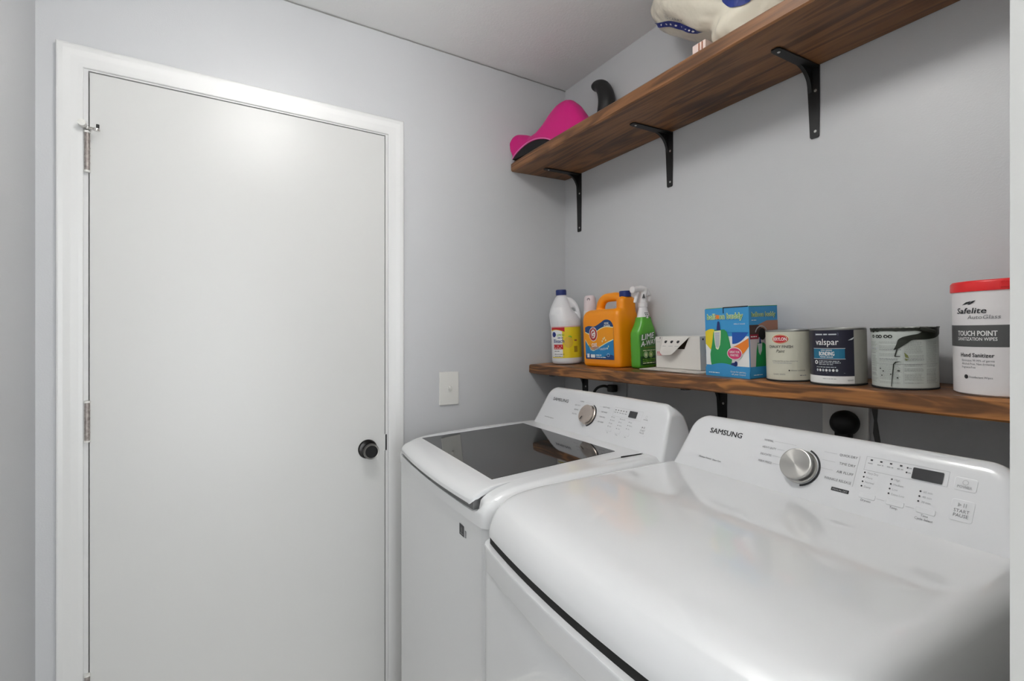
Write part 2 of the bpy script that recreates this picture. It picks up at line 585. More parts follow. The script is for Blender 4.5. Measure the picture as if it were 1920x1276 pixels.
# hinge-pin door stop
bm = new()
hy = -1.6125 + 1.2
lathe(bm, [(.0005, 0), (.009, 0), (.009, .006), (.0005, .006)], 16, (.006, hy, 1.883))
tube(bm, [(.006, hy, 1.886), (.022, hy + .012, 1.884), (.036, hy + .024, 1.879)], [.004, .0034, .003], 10)
tube(bm, [(.006, hy, 1.888), (.018, hy - .006, 1.892)], [.0035, .0035], 10)
lathe(bm, [(.0005, 0), (.007, 0), (.0075, .003), (.007, .006), (.0005, .006)], 14, (.037, hy + .0245, 1.874))
st = obj('door_stop', bm, m_chrome, dr, label='hinge pin door stop')
bm = new(); lathe(bm, [(.0005, -.009), (.0085, -.008), (.0095, 0), (.0085, .008), (.0005, .009)], 16, (.020, hy - .008, 1.894), 'X')
obj('bumper', bm, m_plate, st, label='white rubber bumper')
bm = new(); lathe(bm, [(.0005, 0), (.0036, 0), (.0036, .011), (.0005, .012)], 12, (.038, hy + .027, 1.880))
obj('stop_tip', bm, m_blackp, st)
# knob
kb = Vector((.0015, -.862 + 1.2, .938))
bm = new(); lathe(bm, [(.0005, 0), (.033, 0), (.033, .003), (.030, .007), (.016, .010), (.012, .012), (.012, .030), (.0005, .030)], 40, kb, 'X')
kn = obj('knob_rosette', bm, mat('dark_bronze', hexc(26, 24, 23), .2, .6), dr)
bm = new(); lathe(bm, [(.0005, .028), (.014, .029), (.0235, .034), (.0265, .042), (.0265, .048), (.025, .052)], 40, kb, 'X')
lathe(bm, [(.025, .052), (.0245, .0535), (.0232, .0537), (.021, .0525)], 40, kb, 'X', mi=1)
lathe(bm, [(.021, .053), (.017, .049), (.012, .047), (.0115, .051), (.006, .0515), (.0005, .0515)], 40, kb, 'X', mi=2)
obj('knob', bm, [mat('satin_nickel_dark', hexc(70, 67, 64), .3, .9), mat('worn_rim_metal', hexc(120, 118, 114), .3, 1.0), mat('black_gloss', hexc(12, 12, 12), .12, .3)], dr, label='dark round knob with a metallic rim')

# ceiling lamp of the laundry corner and an added fill lamp in the unseen hall behind the camera
def ceiling_lamp(loc, r, label, mm):
    t = empty('ceiling_light', (loc.x, loc.y, CEIL))
    tag(t, label, 'light', None)
    bm = new(); lathe(bm, [(.0005, 0), (r * .6, 0), (r * .6, -.012), (.02, -.02), (.02, -.05), (.0005, -.05)], 40)
    obj('lamp_base', bm, m_trim, t)
    bm = new(); lathe(bm, [(.0005, -.040), (r * .7, -.044), (r - .004, -.052), (r + .004, -.062), (r + .006, -.078), (r, -.100), (r * .85, -.120), (r * .6, -.134), (r * .3, -.142), (.0005, -.144)], 40)
    obj('lamp_shade', bm, mm, t)
    return t
ceiling_lamp(LAMP, .13, 'round white flush ceiling light glowing above the washer and dryer', m_emit)
m_emit2 = mat('fill_lamp_dome', hexc(255, 255, 255), .4, emit=(1, .98, .95, 1), estr=HALL_FILL_W)
ceiling_lamp(Vector((2.75, -1.28, 2.33)), .13, 'added round ceiling fill light, unseen, further along the hall', m_emit2)

# light switch on the door wall
sw = empty('light_switch', (0, -.555, 1.134)); tag(sw, 'white toggle light switch plate on the grey wall beside the door', 'light switch')
bm = new(); box(bm, (0.0003, -.040, -.063), (.0065, .040, .063), .003, 3)
obj('wall_plate', bm, m_plate, sw)
bm = new(); box(bm, (.0062, -.0055, -.013), (.0075, .0055, .013), .0005, mi=0); box(bm, (.004, -.0045, -.002), (.019, .0045, .009), .002)
tg = obj('toggle', bm, m_plate, sw); tg.rotation_euler = (0, math.radians(8), 0)
for z in (-.042, .042):
    bm = new(); lathe(bm, [(.0003, .006), (.003, .006), (.0028, .0073), (.0003, .0075)], 12, (0, 0, z), 'X')
    obj('screw', bm, m_plate, sw)

# ---------------------------------------------------------------- shelves
def board(name, x0, x1, y0, z0, depth, thick, m, slope, label, seed, amp):
    """plank whose back edge touches the back wall; object origin at its back left bottom corner"""
    t = empty(name, (x0, y0, z0)); t.rotation_euler = (slope, 0, 0)
    tag(t, label, 'shelf')
    n = 60; L = x1 - x0
    rings = []
    for i in range(n + 1):
        x = L * i / n
        j = lambda k: amp * noise.noise(Vector((x * 5 + seed, k * 3.1, seed)))
        b = .004
        if i in (0, n): b = .006
        ex = 0 if i not in (0, n) else .0015
        sec = [(-depth + b + j(1), ex), (-depth + j(1) * 1.2, b), (-depth + j(2) * 1.2, thick - b), (-depth + b + j(2), thick - ex),
               (-.002, thick - ex), (0, thick - .003), (0, .003), (-.002, ex)]
        rings.append([Vector((x, p[0], p[1] + (j(3) * .6 if q < 4 else 0))) for q, p in enumerate(sec)])
    bm = new(); loft(bm, rings)
    obj('plank', bm, m, t, smooth=35)
    return t
US = math.atan(.036)
board('wall_shelf', .002, XS - .002, -.001, 2.0165, .277, .0375, m_wood1, US, 'long dark stained wooden shelf near the ceiling on black brackets', 3.3, .0012)
LS = math.atan(.05)
SZ = lambda y: 1.2265 + .05 * y
board('wall_shelf', .002, XS - .002, -.001, 1.2265 - .0385, .188, .0385, m_wood2, LS, 'brown stained wooden shelf above the washer and dryer holding bottles and paint cans', 9.1, .0022)

def bracket(x, ztop, harm, varm, slope, label, wd=.026):
    t = empty('shelf_bracket', (x, -.0005, ztop)); tag(t, label, 'bracket', 'black steel shelf brackets')
    T = .0035
    # vertical arm against the wall (tapered), with rounded end
    bm = new()
    h = wd / 2
    o = [(-h * 1.65, 0), (h, 0), (h, -varm * .5), (h * .9, -varm + .003), (h * .7, -varm), (-h * .6, -varm), (-h * .8, -varm + .003), (-h * 1.1, -varm * .5), (-h * 1.3, -varm * .25), (-h * 1.55, -varm * .12)]
    loft(bm, [[Vector((p[0], 0, p[1])) for p in o], [Vector((p[0], -T, p[1])) for p in o]])
    # horizontal arm under the board
    o = [(-h, 0), (h, 0), (h * .98, -harm * .5), (h * .85, -harm + .006), (h * .5, -harm), (-h * .5, -harm), (-h * .85, -harm + .006), (-h * .98, -harm * .5)]
    loft(bm, [[Vector((p[0], p[1], p[1] * slope - .0006)) for p in o], [Vector((p[0], p[1], p[1] * slope - T - .0006)) for p in o]])
    # gusset: curved web between the arms, folded along both
    n = 14; web = []
    a = .085; b = .085
    for i in range(n + 1):
        s = i / n
        y = -(a * (1 - s) ** 2.0 + T * .5)
        z = -(b * s ** 2.1 + T * .5)
        web.append((y, z))
    web = [(-T * .4, -T * .4)] + web
    for sx in (-h * 1.08, ):
        lo = [Vector((sx, p[0], p[1] + p[0] * slope * .5)) for p in web]
        hi = [Vector((sx + .009, p[0], p[1] + p[0] * slope * .5)) for p in web]
        loft(bm, [lo, hi])
    obj('bracket_arm', bm, m_black, t, smooth=30)
    for (y, z, ax) in ((-T, -varm * .34, 'Y'), (-T, -varm + .016, 'Y')):
        bm = new(); lathe(bm, [(.0003, 0), (.0038, 0), (.003, .0012), (.0003, .0014)], 12, (h * .25, y, z), 'Y'); obj('screw', bm, m_screw, t)
    bm = new(); lathe(bm, [(.0003, 0), (.0038, 0), (.003, -.0012), (.0003, -.0014)], 12, (0, -harm + .02, (-harm + .02) * slope - T - .0006)); obj('screw', bm, m_screw, t)
    return t
for x, nm in ((.101, 'black steel shelf bracket under the high shelf nearest the wall corner'), (.583, 'middle black steel shelf bracket under the high shelf'),
              (1.052, 'black steel shelf bracket under the high shelf, nearest the right edge of the photo')):
    bracket(x, 2.0165, .180, .182 if x > .2 else .242, .036, nm, .026)
for x, nm in ((.141, 'black steel shelf bracket under the low shelf behind the washer'), (.785, 'black steel shelf bracket under the low shelf between washer and dryer')):
    bracket(x, 1.188, .180, .182, .05, nm, .03)

# ---------------------------------------------------------------- outlets behind the machines
t = empty('wall_outlet', (.345, 0, 1.125)); tag(t, 'grey painted wall outlet under the low shelf behind the washer', 'outlet')
bm = new(); box(bm, (-.037, -.006, -.06), (.037, -.0003, .06), .0025); obj('wall_plate', bm, mat('painted_plate', hexc(176, 178, 180), .4), t)
pl = empty('power_cord', (.325, -.007, 1.134)); tag(pl, 'black washer power cord and plug in the outlet behind the washer', 'cord')
bm = new(); box(bm, (-.016, -.03, -.014), (.014, -.0005, .014), .005, 3); obj('plug', bm, m_blackp, pl)
bm = new(); tube(bm, smooth_path([(-.008, -.024, .004), (-.026, -.038, .008), (-.055, -.046, -.004), (-.075, -.048, -.035), (-.082, -.045, -.09), (-.082, -.04, -.25)]), .0052, 10); obj('cable', bm, m_blackp, pl)
t = empty('dryer_outlet', (1.127, 0, 1.10)); tag(t, 'pale dryer outlet plate under the low shelf behind the dryer', 'outlet')
bm = new(); box(bm, (-.053, -.009, -.075), (.05, -.0003, .062), .003); obj('wall_plate', bm, mat('pale_plate', hexc(242, 241, 238), .45, vary=.04), t)
bm = new()
rr = [(.052, .062), (.058, .03), (.056, 0), (.062, -.03), (.060, -.075), (.068, -.075), (.071, -.02), (.064, .03), (.066, .062)]
loft(bm, [[Vector((x, -.0004, z)) for x, z in rr], [Vector((x, -.0018, z)) for x, z in rr]]); obj('torn_edge', bm, mat('torn_plaster', hexc(96, 96, 96), .9), t, label='ragged paint edge beside the plate')
pl = empty('power_cord', (1.132, -.0095, 1.118)); tag(pl, 'thick black round dryer plug and cord behind the dryer', 'cord')
bm = new(); lathe(bm, [(.0005, 0), (.028, 0), (.030, .006), (.030, .020), (.025, .032), (.014, .038), (.0005, .040)], 28, (0, 0, 0), 'Y')
box(bm, (-.017, -.030, -.060), (.017, -.004, -.015), .007, 3); obj('plug', bm, m_blackp, pl)
bm = new(); tube(bm, smooth_path([(0, -.018, -.055), (0, -.02, -.1), (.01, -.03, -.3)]), .0095, 12); obj('cable', bm, m_blackp, pl)

# ---------------------------------------------------------------- washer and dryer
RZ = math.radians(-3.6)
W = .683
def grid_solid(bm, xs, ys, pt, bot, mi=0):
    """closed slab from a grid: pt(x,y) top point, bot(x,y) bottom point"""
    T_ = [[bm.verts.new(pt(x, y)) for x in xs] for y in ys]
    B_ = [[bm.verts.new(bot(x, y)) for x in xs] for y in ys]
    nx, ny = len(xs), len(ys)
    for j in range(ny - 1):
        for i in range(nx - 1):
            bm.faces.new((T_[j][i], T_[j][i+1], T_[j+1][i+1], T_[j+1][i]))
            bm.faces.new((B_[j][i], B_[j+1][i], B_[j+1][i+1], B_[j][i+1]))
    for i in range(nx - 1):
        bm.faces.new((T_[0][i+1], T_[0][i], B_[0][i], B_[0][i+1]))
        bm.faces.new((T_[-1][i], T_[-1][i+1], B_[-1][i+1], B_[-1][i]))
    for j in range(ny - 1):
        bm.faces.new((T_[j][0], T_[j+1][0], B_[j+1][0], B_[j][0]))
        bm.faces.new((T_[j+1][-1], T_[j][-1], B_[j][-1], B_[j+1][-1]))

def cabinet(parent, z1, ins, r, y1=.70):
    bm = new()
    rg = []
    for z, i in ((.02, .004), (.03, .001), (z1 - .004, 0), (z1, .002)):
        rg.append([Vector((p.x, p.y, z)) for p in rrect(ins + i, W - ins - i, ins + i, y1 - i, [r, r, .008, .008], 6)])
    loft(bm, rg)
    obj('cabinet', bm, m_white, parent)
    for x in (.05, W - .05):
        for y in (.06, y1 - .06):
            bm = new()
            lathe(bm, [(.0005, 0), (.02, 0), (.018, .012), (.01, .022), (.0005, .022)], 16, (x, y, 0))
            obj('foot', bm, m_blackp, parent)

YFc = lambda z: .484 + (z - 1.02) / 2.05
NF = Vector((0, -2.05, 1)).normalized()
def face_map(u, v, off):
    return Vector((u, YFc(v), v)) + NF * off

def console(parent, zt, x0b, x0t, sym=.720):
    """leaning control console, trapezoid with rounded top corners"""
    zb = 1.012
    x1b = sym - x0b; x1t = sym - x0t
    R = .040
    out = [(x0b, zb), (x1b, zb)]
    def arc(cx, cz, a0, a1, n=10):
        return [(cx + R * math.cos(a0 + (a1 - a0) * k / n), cz + R * math.sin(a0 + (a1 - a0) * k / n)) for k in range(n + 1)]
    for k in range(1, 6):
        s = k / 6; out.append((x1b + (x1t - x1b) * s, zb + (zt - R - zb) * s))
    out += arc(x1t - R, zt - R, math.radians(14), PI / 2)
    for k in range(1, 12):
        s = k / 12; out.append((x1t - R + (x0t + R - (x1t - R)) * s, zt + .0012 * math.sin(PI * s)))
    out += arc(x0t + R, zt - R, PI / 2, math.radians(166))
    for k in range(1, 6):
        s = 1 - k / 6; out.append((x0b + (x0t - x0b) * s, zb + (zt - R - zb) * s))
    n = len(out)
    nrm = []
    for i in range(n):
        a = Vector(out[i - 1]); b = Vector(out[(i + 1) % n]); d = (b - a).normalized()
        nrm.append(Vector((d.y, -d.x)))
    nrm[0] = Vector((-1, 0)); nrm[1] = Vector((1, 0))
    def ring(ins, yf):
        r = []
        for (x, z), q in zip(out, nrm):
            X = x - q.x * ins; Z = z - max(q.y, 0) * ins
            r.append(Vector((X, yf(Z), Z)))
        return r
    yb = lambda z: interp([(1.0, .606), (1.06, .606), (1.09, .603), (1.115, .594), (1.13, .582), (1.15, .568)], z + 1.147 - zt)
    rg = [ring(.016, YFc), ring(.009, lambda z: YFc(z) + .0003), ring(.004, lambda z: YFc(z) + .0022), ring(.0012, lambda z: YFc(z) + .006), ring(0, lambda z: YFc(z) + .012)]
    rg += [ring(0, lambda z: YFc(z) * .5 + yb(z) * .5), ring(.001, lambda z: yb(z) - .014), ring(.005, lambda z: yb(z) - .005), ring(.014, lambda z: yb(z))]
    bm = new(); loft(bm, rg)
    return obj('control_panel', bm, m_whitep, parent, smooth=50)

def dial(parent, x, z, r, m, ringa, h=.018):
    o = empty('dial_mount') if False else None
    base = face_map(x, z, .0003)
    rot = NF.to_track_quat('Z', 'Y').to_matrix().to_4x4()
    bm = new(); lathe(bm, [(.0005, 0), (r + .0012, 0), (r + .0012, .002), (r - .001, .004), (r - .001, h), (r - .0015, h + .002), (r - .0035, h + .003), (.0005, h + .002)], 56)
    d = obj('dial', bm, m, parent, smooth=30)
    d.matrix_local = Matrix.Translation(base) @ rot
    bm = new()
    n = 60; a0, a1 = ringa
    vs = []
    rings = []
    for i in range(n + 1):
        a = a0 + (a1 - a0) * i / n
        c, s = math.cos(a), math.sin(a)
        rings.append([Vector((q * c, q * s, h)) for q, h in ((r + .0035, 0), (r + .0035, .0016), (r + .0065, .0016), (r + .0065, 0))])
    loft(bm, rings)
    k = obj('dial_ring', bm, m_ink, parent); k.matrix_local = Matrix.Translation(base) @ rot
    return d

def raised(parent, x0, z0, x1, z1, name, r=.003, h=.0012):
    """thin raised key with a rounded outline on the panel"""
    sc = 1 / .899
    rgs = []
    for ins, off in ((0, 0), (0, h * .6), (.0008, h)):
        rgs.append([face_map(p.x, p.y, off) for p in rrect(x0 + ins, x1 - ins, z0 + ins, z1 - ins, r, 5)])
    bm = new(); loft(bm, rgs)
    bm.normal_update()
    bmesh.ops.recalc_face_normals(bm, faces=bm.faces)
    return obj(name, bm, m_whitep, parent)

# ------------------------------------------------ washer
WA = empty('washing_machine', (.161, -.803, 0), RZ)
tag(WA, 'white top-load washing machine with a smoked glass lid beside the door wall', 'washing machine')
cabinet(WA, .9245, .0015, .026)
bow = lambda x, y, a: -a * (1 - ((x - W / 2) / (W / 2)) ** 2) * max(0, 1 - max(y, 0) / .3)
RIM = [(0, .952), (.004, .962), (.012, .974), (.03, .9865), (.06, .997), (.11, 1.0045), (.29, 1.0165), (.51, 1.0225), (.70, 1.024)]
LIDP = [(-.004, .9735), (.0, .980), (.008, .9865), (.02, .9925), (.040, .9978), (.055, 1.0), (.1, 1.0026), (.2, 1.00846), (.3, 1.0143), (.4, 1.02015), (.44, 1.0225), (.49, 1.0240)]
LX0, LX1, LY1 = .055, .624, .4785
def edge_drop(x, r, w=W):
    d = min(x, w - x)
    if d >= r: return 0
    return r - math.sqrt(max(0, r * r - (r - d) ** 2))
def wtop(x, y):
    z = sinterp(RIM, y)
    e = edge_drop(x, .026)
    if LX0 - .002 < x < LX1 + .002 and y < LY1 + .002:
        if y < .030 and x > .035:
            z = .9505 + .001 * math.sin(y * 100)
        else:
            z = sinterp(LIDP, y) - .013
    elif .036 < x < .640 and y < .012:
        z = min(z, .9505 + (abs(x - W / 2) - .28) * .6 if abs(x - W / 2) > .28 else .9505)
    x += .0115 * max(0, 1 - max(y, 0) / .12) * max(0, 1 - abs(x - .626) / .045)
    return Vector((x, y + bow(x, y, .012) + (.026 - math.sqrt(max(0, .026**2 - (.026 - min(x, W - x, .026))**2))) * max(0, 1 - y / .05), z - e))
xs = [0, .001, .003, .006, .010, .015, .020, .026, .034, .044, .0525, .0535] + [.07 + .0535 * i for i in range(11)] + [.6255, .6265, .637, .647, .657, .663, .668, .673, .677, .680, .682, .683]
xs = sorted(set(xs))
ys = [0, .002, .005, .009, .014, .021, .0295, .0305, .045, .06, .08, .11, .15, .2, .25, .3, .35, .4, .45, .480, .481, .52, .6, .66, .69, .70]
bm = new()
def wbot(x, y):
    p = wtop(x, y)
    return Vector((p.x, p.y, .9265))
grid_solid(bm, xs, ys, wtop, wbot)
obj('top_cover', bm, m_white, WA, smooth=38)
# lid
def lidp(x, y):
    s = (x - LX0) / (LX1 - LX0)
    r = .016
    d = y + .004
    fw = .0105 * max(0, 1 - max(y, 0) / .12)
    ins = r - math.sqrt(max(0, r * r - (r - d) ** 2)) if d < r else 0
    taper = .0 + .010 * (y / .48)
    xx = (LX0 + ins + taper * .2) + s * ((LX1 + fw - ins - taper * .4) - (LX0 + ins + taper * .2))
    z = sinterp(LIDP, y)
    dd = min(xx - LX0 - ins, LX1 + fw - ins - xx)
    return Vector((xx, y + bow(x, y, .017), z - .0014 * max(0, 1 - dd / .004)))
lxs = [LX0, LX0 + .0015, LX0 + .004] + [LX0 + .01 + (LX1 - LX0 - .02) * i / 18 for i in range(19)] + [LX1 - .004, LX1 - .0015, LX1]
lys = [-.004, -.003, -.001, .002, .006, .012, .02, .03, .042, .055, .1, .2, .3, .4, .44, .465, LY1 - .002, LY1]
bm = new()
grid_solid(bm, lxs, lys, lidp, lambda x, y: lidp(x, y) - Vector((0, 0, .0075 if y < .01 else .010)))
lid = obj('lid', bm, m_white, WA, smooth=38)
# smoked glass let into the lid
gp = [(.057, .0615), (.5875, .0600), (.5675, .4300), (.0675, .4270)]
gz = lambda y: sinterp(LIDP, y) + .0009
bm = new()
N = 10
top = [[bm.verts.new(Vector(((gp[0][0] * (1 - s) + gp[1][0] * s) * (1 - t) + (gp[3][0] * (1 - s) + gp[2][0] * s) * t, 0, 0))) for s in (0, 1)] for t in [i / N for i in range(N + 1)]]
bm.free()
bm = new()
def gpt(s, t, dz):
    a = Vector(gp[0]).lerp(Vector(gp[1]), s); b = Vector(gp[3]).lerp(Vector(gp[2]), s); p = a.lerp(b, t)
    z = 1.0 + .0225 * (p.y - .055) / .385 + .0012
    return Vector((p.x, p.y, z + dz))
grid_solid(bm, [0, .5, 1], [0, .5, 1], lambda s, t: gpt(s, t, 0), lambda s, t: gpt(s, t, -.003))
glass = obj('lid_glass', bm, m_glassd, lid, smooth=0, label='smoked grey glass pane of the lid')
bm = new()
lathe(bm, [(.0005, 0), (.005, 0), (.005, .028), (.0005, .028)], 14, (.6215, .428, 1.0165), 'Z')
bm.free()
bm = new(); n = 24
gx = [.050 + (LX1 - .050 - .004) * i / n for i in range(n + 1)]
loft(bm, [[Vector((x, y + bow(x, y, .016), z)) for y, z in ((.006, .9508), (.006, .9745), (.024, .9745), (.024, .9508))] for x in gx])
obj('lid_gap_shade', bm, mat('grey_gap_shade', hexc(125, 125, 125), .7), WA)  # grey strip put in as the shade under the lid's front edge
bm = new(); box(bm, (.6215, .405, 1.014), (.6265, .470, 1.0232), .001); obj('lid_hinge', bm, m_dark, WA)
# console
P = console(WA, 1.147, .036, .058)
dial(P, .337, 1.081, .0305, m_alumr, (math.radians(-75), math.radians(75)), .014)
bm = new(); box(bm, (-.0011, -.024, .0222), (.0011, -.012, .0235)); q = obj('dial_pointer', bm, m_ink, P)
q.matrix_local = Matrix.Translation(face_map(.337, 1.081, -.0037)) @ NF.to_track_quat('Z', 'Y').to_matrix().to_4x4() @ Matrix.Rotation(math.radians(-25), 4, 'Z')
pr = Print(face_map)
pr.text('SAMSUNG', .112, 1.1045, .0095, m_ink, width=.094, bold=.035)
pr.text('ActiveWave Agitator', .100, 1.046, .0032, m_ink, width=.060, bold=.01)
for i, s in enumerate(('NORMAL', 'HEAVY DUTY', 'BEDDING', 'DELICATES')):
    pr.text(s, .292 - .012 * (i > 0) - .004 * (i > 1), 1.115 - .0135 * i, .0036, m_inkg, align='r')
    pr.rect(.300, 1.1158 - .0125 * i, .312 + .012 * (i == 0), 1.1162 - .0125 * i, m_inkl)
for i, s in enumerate(('QUICK WASH', 'DEEP WASH', 'RINSE+SPIN', 'SELF CLEAN')):
    pr.text(s, .392, 1.111 - .0142 * i, .0036, m_inkg)
    pr.rect(.376, 1.112 - .0138 * i, .388, 1.1124 - .0138 * i, m_inkl)
pr.frame(.446, 1.094, .566, 1.1185, .0004, m_inkl)
for i in range(5):
    pr.rect(.452 + .0115 * i, 1.110, .4555 + .0115 * i, 1.1125, m_ink, 1); pr.fine(.450 + .0115 * i, 1.104, .008, .0016, m_inkg)
for c, (x, nrow, z) in enumerate(((.447, 4, 1.0905), (.486, 4, 1.0895), (.525, 3, 1.086))):
    for i in range(nrow):
        pr.ell(x - .0006 * i, z - .0088 * i, .0012, .0013, m_ink, 1, 12, 1)
        pr.text((('Heavy', 'Normal', 'Light', 'Soak'), ('Extra Hot', 'Hot', 'Warm', 'Cold'), ('High', 'Medium', 'Low'))[c][i], x + .004, z - .0088 * i - .0015, .0030, m_inkg)
for x, s in ((.452, 'Soil'), (.492, 'Temp'), (.530, 'Spin')):
    pr.text(s, x, 1.0455, .0030, m_inkg, align='c')
pr.text('POWER', .584, 1.0985, .0034, m_inkg, align='c', bold=.01); pr.ring(.584, 1.107, .0035, .0035, .0006, m_inkl, 1)
pr.text('START', .586, 1.0705, .0042, m_inkg, align='c', bold=.01); pr.text('PAUSE', .586, 1.0645, .0042, m_inkg, align='c', bold=.01)
pr.poly([(.580, 1.0775), (.580, 1.083), (.585, 1.08025)], m_inkg, 1); pr.rect(.587, 1.0775, .5882, 1.083, m_inkg, 1); pr.rect(.590, 1.0775, .5912, 1.083, m_inkg, 1)
pr.build('panel_lettering', P)
bm = new()
loft(bm, [[face_map(p.x, p.y, o) for p in rrect(.514, .545, 1.0985, 1.1155, .0012, 3)] for o in (.0002, .0014)]); bmesh.ops.recalc_face_normals(bm, faces=bm.faces)
obj('display', bm, m_disp, P)
for x in (.452, .492, .530): raised(P, x - .012, 1.0505, x + .012, 1.0585, 'button', .002, .0008)
raised(P, .572, 1.094, .597, 1.112, 'button', .003, .0006); raised(P, .573, 1.060, .599, 1.088, 'button', .003, .0006)
# stickers on the washer front
pr = Print(plane_map((0, .0015, 0), (1, 0, 0), (0, 0, 1)))
pr.rrect(.538, .872, .566, .897, .001, m_ink, 0); pr.ell(.552, .885, .006, .006, m_char, 1); pr.fine(.542, .876, .02, .0015, m_inkl, 1)
pr.rect(.571, .874, .579, .890, m_inkg, 0); pr.rect(.5735, .876, .5765, .888, m_inkl, 1)
pr.build('sticker', WA, label='small black square sticker and grey strip')

# ------------------------------------------------ dryer
DR = empty('clothes_dryer', (.848, -.8466, 0), RZ)
tag(DR, 'white front-load clothes dryer with a solid curved top in the foreground', 'clothes dryer')
W = .668
cabinet(DR, .9655, .003, .03)
DTOP = [(-.006, .938), (-.0055, .944), (-.003, .953), (.003, .966), (.012, .979), (.026, .990), (.05, 1.0005), (.09, 1.0075), (.14, 1.0115), (.26, 1.0165), (.49, 1.0225), (.70, 1.025)]
def dtop(x, y):
    e = edge_drop(x, .030, W)
    k = min(x, W - x, .045)
    cr = (.045 - math.sqrt(max(0, .045**2 - (.045 - k)**2))) * max(0, 1 - max(y, 0) / .08)
    return Vector((x, y + bow(x, y, .022) + cr, sinterp(DTOP, y) - e))
def dbot(x, y):
    p = dtop(x, y)
    zb = .934 if y < .02 else .934 + min(1, (y - .02) / .015) * .0325
    if .03 < x < W - .03 and y > .02: zb = .9675
    return Vector((p.x, p.y, min(zb, p.z - .002)))
xs = [0, .0008, .0022, .0045, .0075, .011, .0155, .021, .03, .04, .055] + [.08 + .0523 * i for i in range(11)] + [W - a for a in (.055, .04, .03, .021, .0155, .011, .0075, .0045, .0022, .0008, 0)]
ys = [-.006, -.0055, -.0045, -.003, 0, .003, .007, .012, .019, .0201, .0275, .0351, .05, .065, .09, .12, .16, .2, .26, .32, .4, .5, .6, .66, .69, .70]
bm = new(); grid_solid(bm, xs, ys, dtop, dbot)
obj('top_cover', bm, m_white, DR, smooth=38)
# front: painted shade of the finger slot, band and swelling door below it
bm = new(); rg = []
def fp(x, z, dy): return Vector((x, dy + bow(x, 0, .022) + (.03 - math.sqrt(max(0, .03**2 - (.03 - min(x - .012, W - .012 - x, .03))**2))), z))
fx = [.012, .013, .015, .019, .026, .035, .05] + [.08 + .0523 * i for i in range(11)] + [W - a for a in (.05, .035, .026, .019, .015, .013, .012)]
zs = [.10, .30, .60, .80, .84, .858, .866, .870, .874, .90, .914, .9175, .9188, .9188]
dys = [-.009, -.009, -.009, -.0085, -.0075, -.006, -.0065, -.010, -.013, -.0145, -.0155, -.0155, -.0145, -.004]
def dfade(x):
    q = max(0, min(1, (min(x, W - x) - .03) / .09)); return q * q * (3 - 2 * q)
F_ = [[bm.verts.new(fp(x, z, dy if z > .873 else -.0135 + (dy + .0135) * dfade(x))) for x in fx] for z, dy in zip(zs, dys)]
B_ = [[bm.verts.new(Vector((x, .004, z))) for x in fx] for z in zs]
for j in range(len(zs) - 1):
    for i in range(len(fx) - 1):
        bm.faces.new((F_[j][i], F_[j][i+1], F_[j+1][i+1], F_[j+1][i]))
for A in (0, -1):
    for j in range(len(zs) - 1):
        q = (F_[j][A], F_[j+1][A], B_[j+1][A], B_[j][A])
        bm.faces.new(q if A == 0 else tuple(reversed(q)))
for i in range(len(fx) - 1):
    bm.faces.new((F_[-1][i], F_[-1][i+1], B_[-1][i+1], B_[-1][i])); bm.faces.new((F_[0][i+1], F_[0][i], B_[0][i], B_[0][i+1]))
obj('door', bm, m_white, DR, smooth=38)
bm = new(); n = 24
loft(bm, [[fp(x, z, y) for y, z in ((-.0035, .9180), (-.0035, .9345), (.012, .9345), (.012, .9180))] for x in [.036 + (W - .072) * i / n for i in range(n + 1)]])
obj('slot_shade', bm, m_dark, DR)  # dark strip stands in for the shade inside the recess
P = console(DR, 1.136, .026, .046, .676)
dial(P, .330, 1.0745, .0312, m_alum, (math.radians(-75), math.radians(70)), .016)
pr = Print(face_map)
pr.text('SAMSUNG', .1075, 1.1025, .0105, m_ink, width=.084, bold=.04)
pr.text('Moisture Sensor', .100, 1.047, .0034, m_ink, width=.034, bold=.01); pr.text('Smart Care', .138, 1.0465, .0034, m_ink, width=.022, bold=.01)
for i, s in enumerate(('NORMAL', 'HEAVY DUTY', 'DELICATES', 'PERM PRESS')):
    pr.text(s, .2445, 1.1075 - .0135 * i, .0038, m_ink if i > 4 else m_inkg, width=(.020, .030, .024, .029)[i])
    pr.rect(.2445 + (.022, .032, .026, .031)[i], 1.1095 - .0135 * i, .292 + .02 * (i == 0), 1.1099 - .0135 * i, m_inkl)
for i, s in enumerate(('QUICK DRY', 'TIME DRY', 'AIR FLUFF', 'WRINKLE RELEASE')):
    pr.text(s, .4235, 1.1065 - .0140 * i, .0040, m_inkg, align='r', width=(.030, .027, .028, .046)[i])
    if i < 3: pr.rect(.366, 1.1085 - .0140 * i, .389, 1.1089 - .0140 * i, m_inkl)
pr.rect(.4262, 1.062, .4267, 1.1125, m_inkl)
pr.rrect(.394, 1.0488, .4235, 1.0545, .001, m_ink, 0); pr.text('MANUAL DRY', .4088, 1.0500, .0028, m_inkl, 1, width=.025, align='c')
pr.frame(.437, 1.0925, .553, 1.1145, .0004, m_inkl)
for i in range(4):
    pr.rect(.444 + .0145 * i, 1.1085, .4475 + .0145 * i, 1.1108, m_ink, 1); pr.fine(.441 + .0145 * i, 1.1035, .009, .0017, m_inkl)
for j in range(2): pr.ell(.4985, 1.1085 - .007 * j, .0013, .0013, m_ink, 1, 12, 1); pr.fine(.5005, 1.1075 - .007 * j, .004, .002, m_inkl)
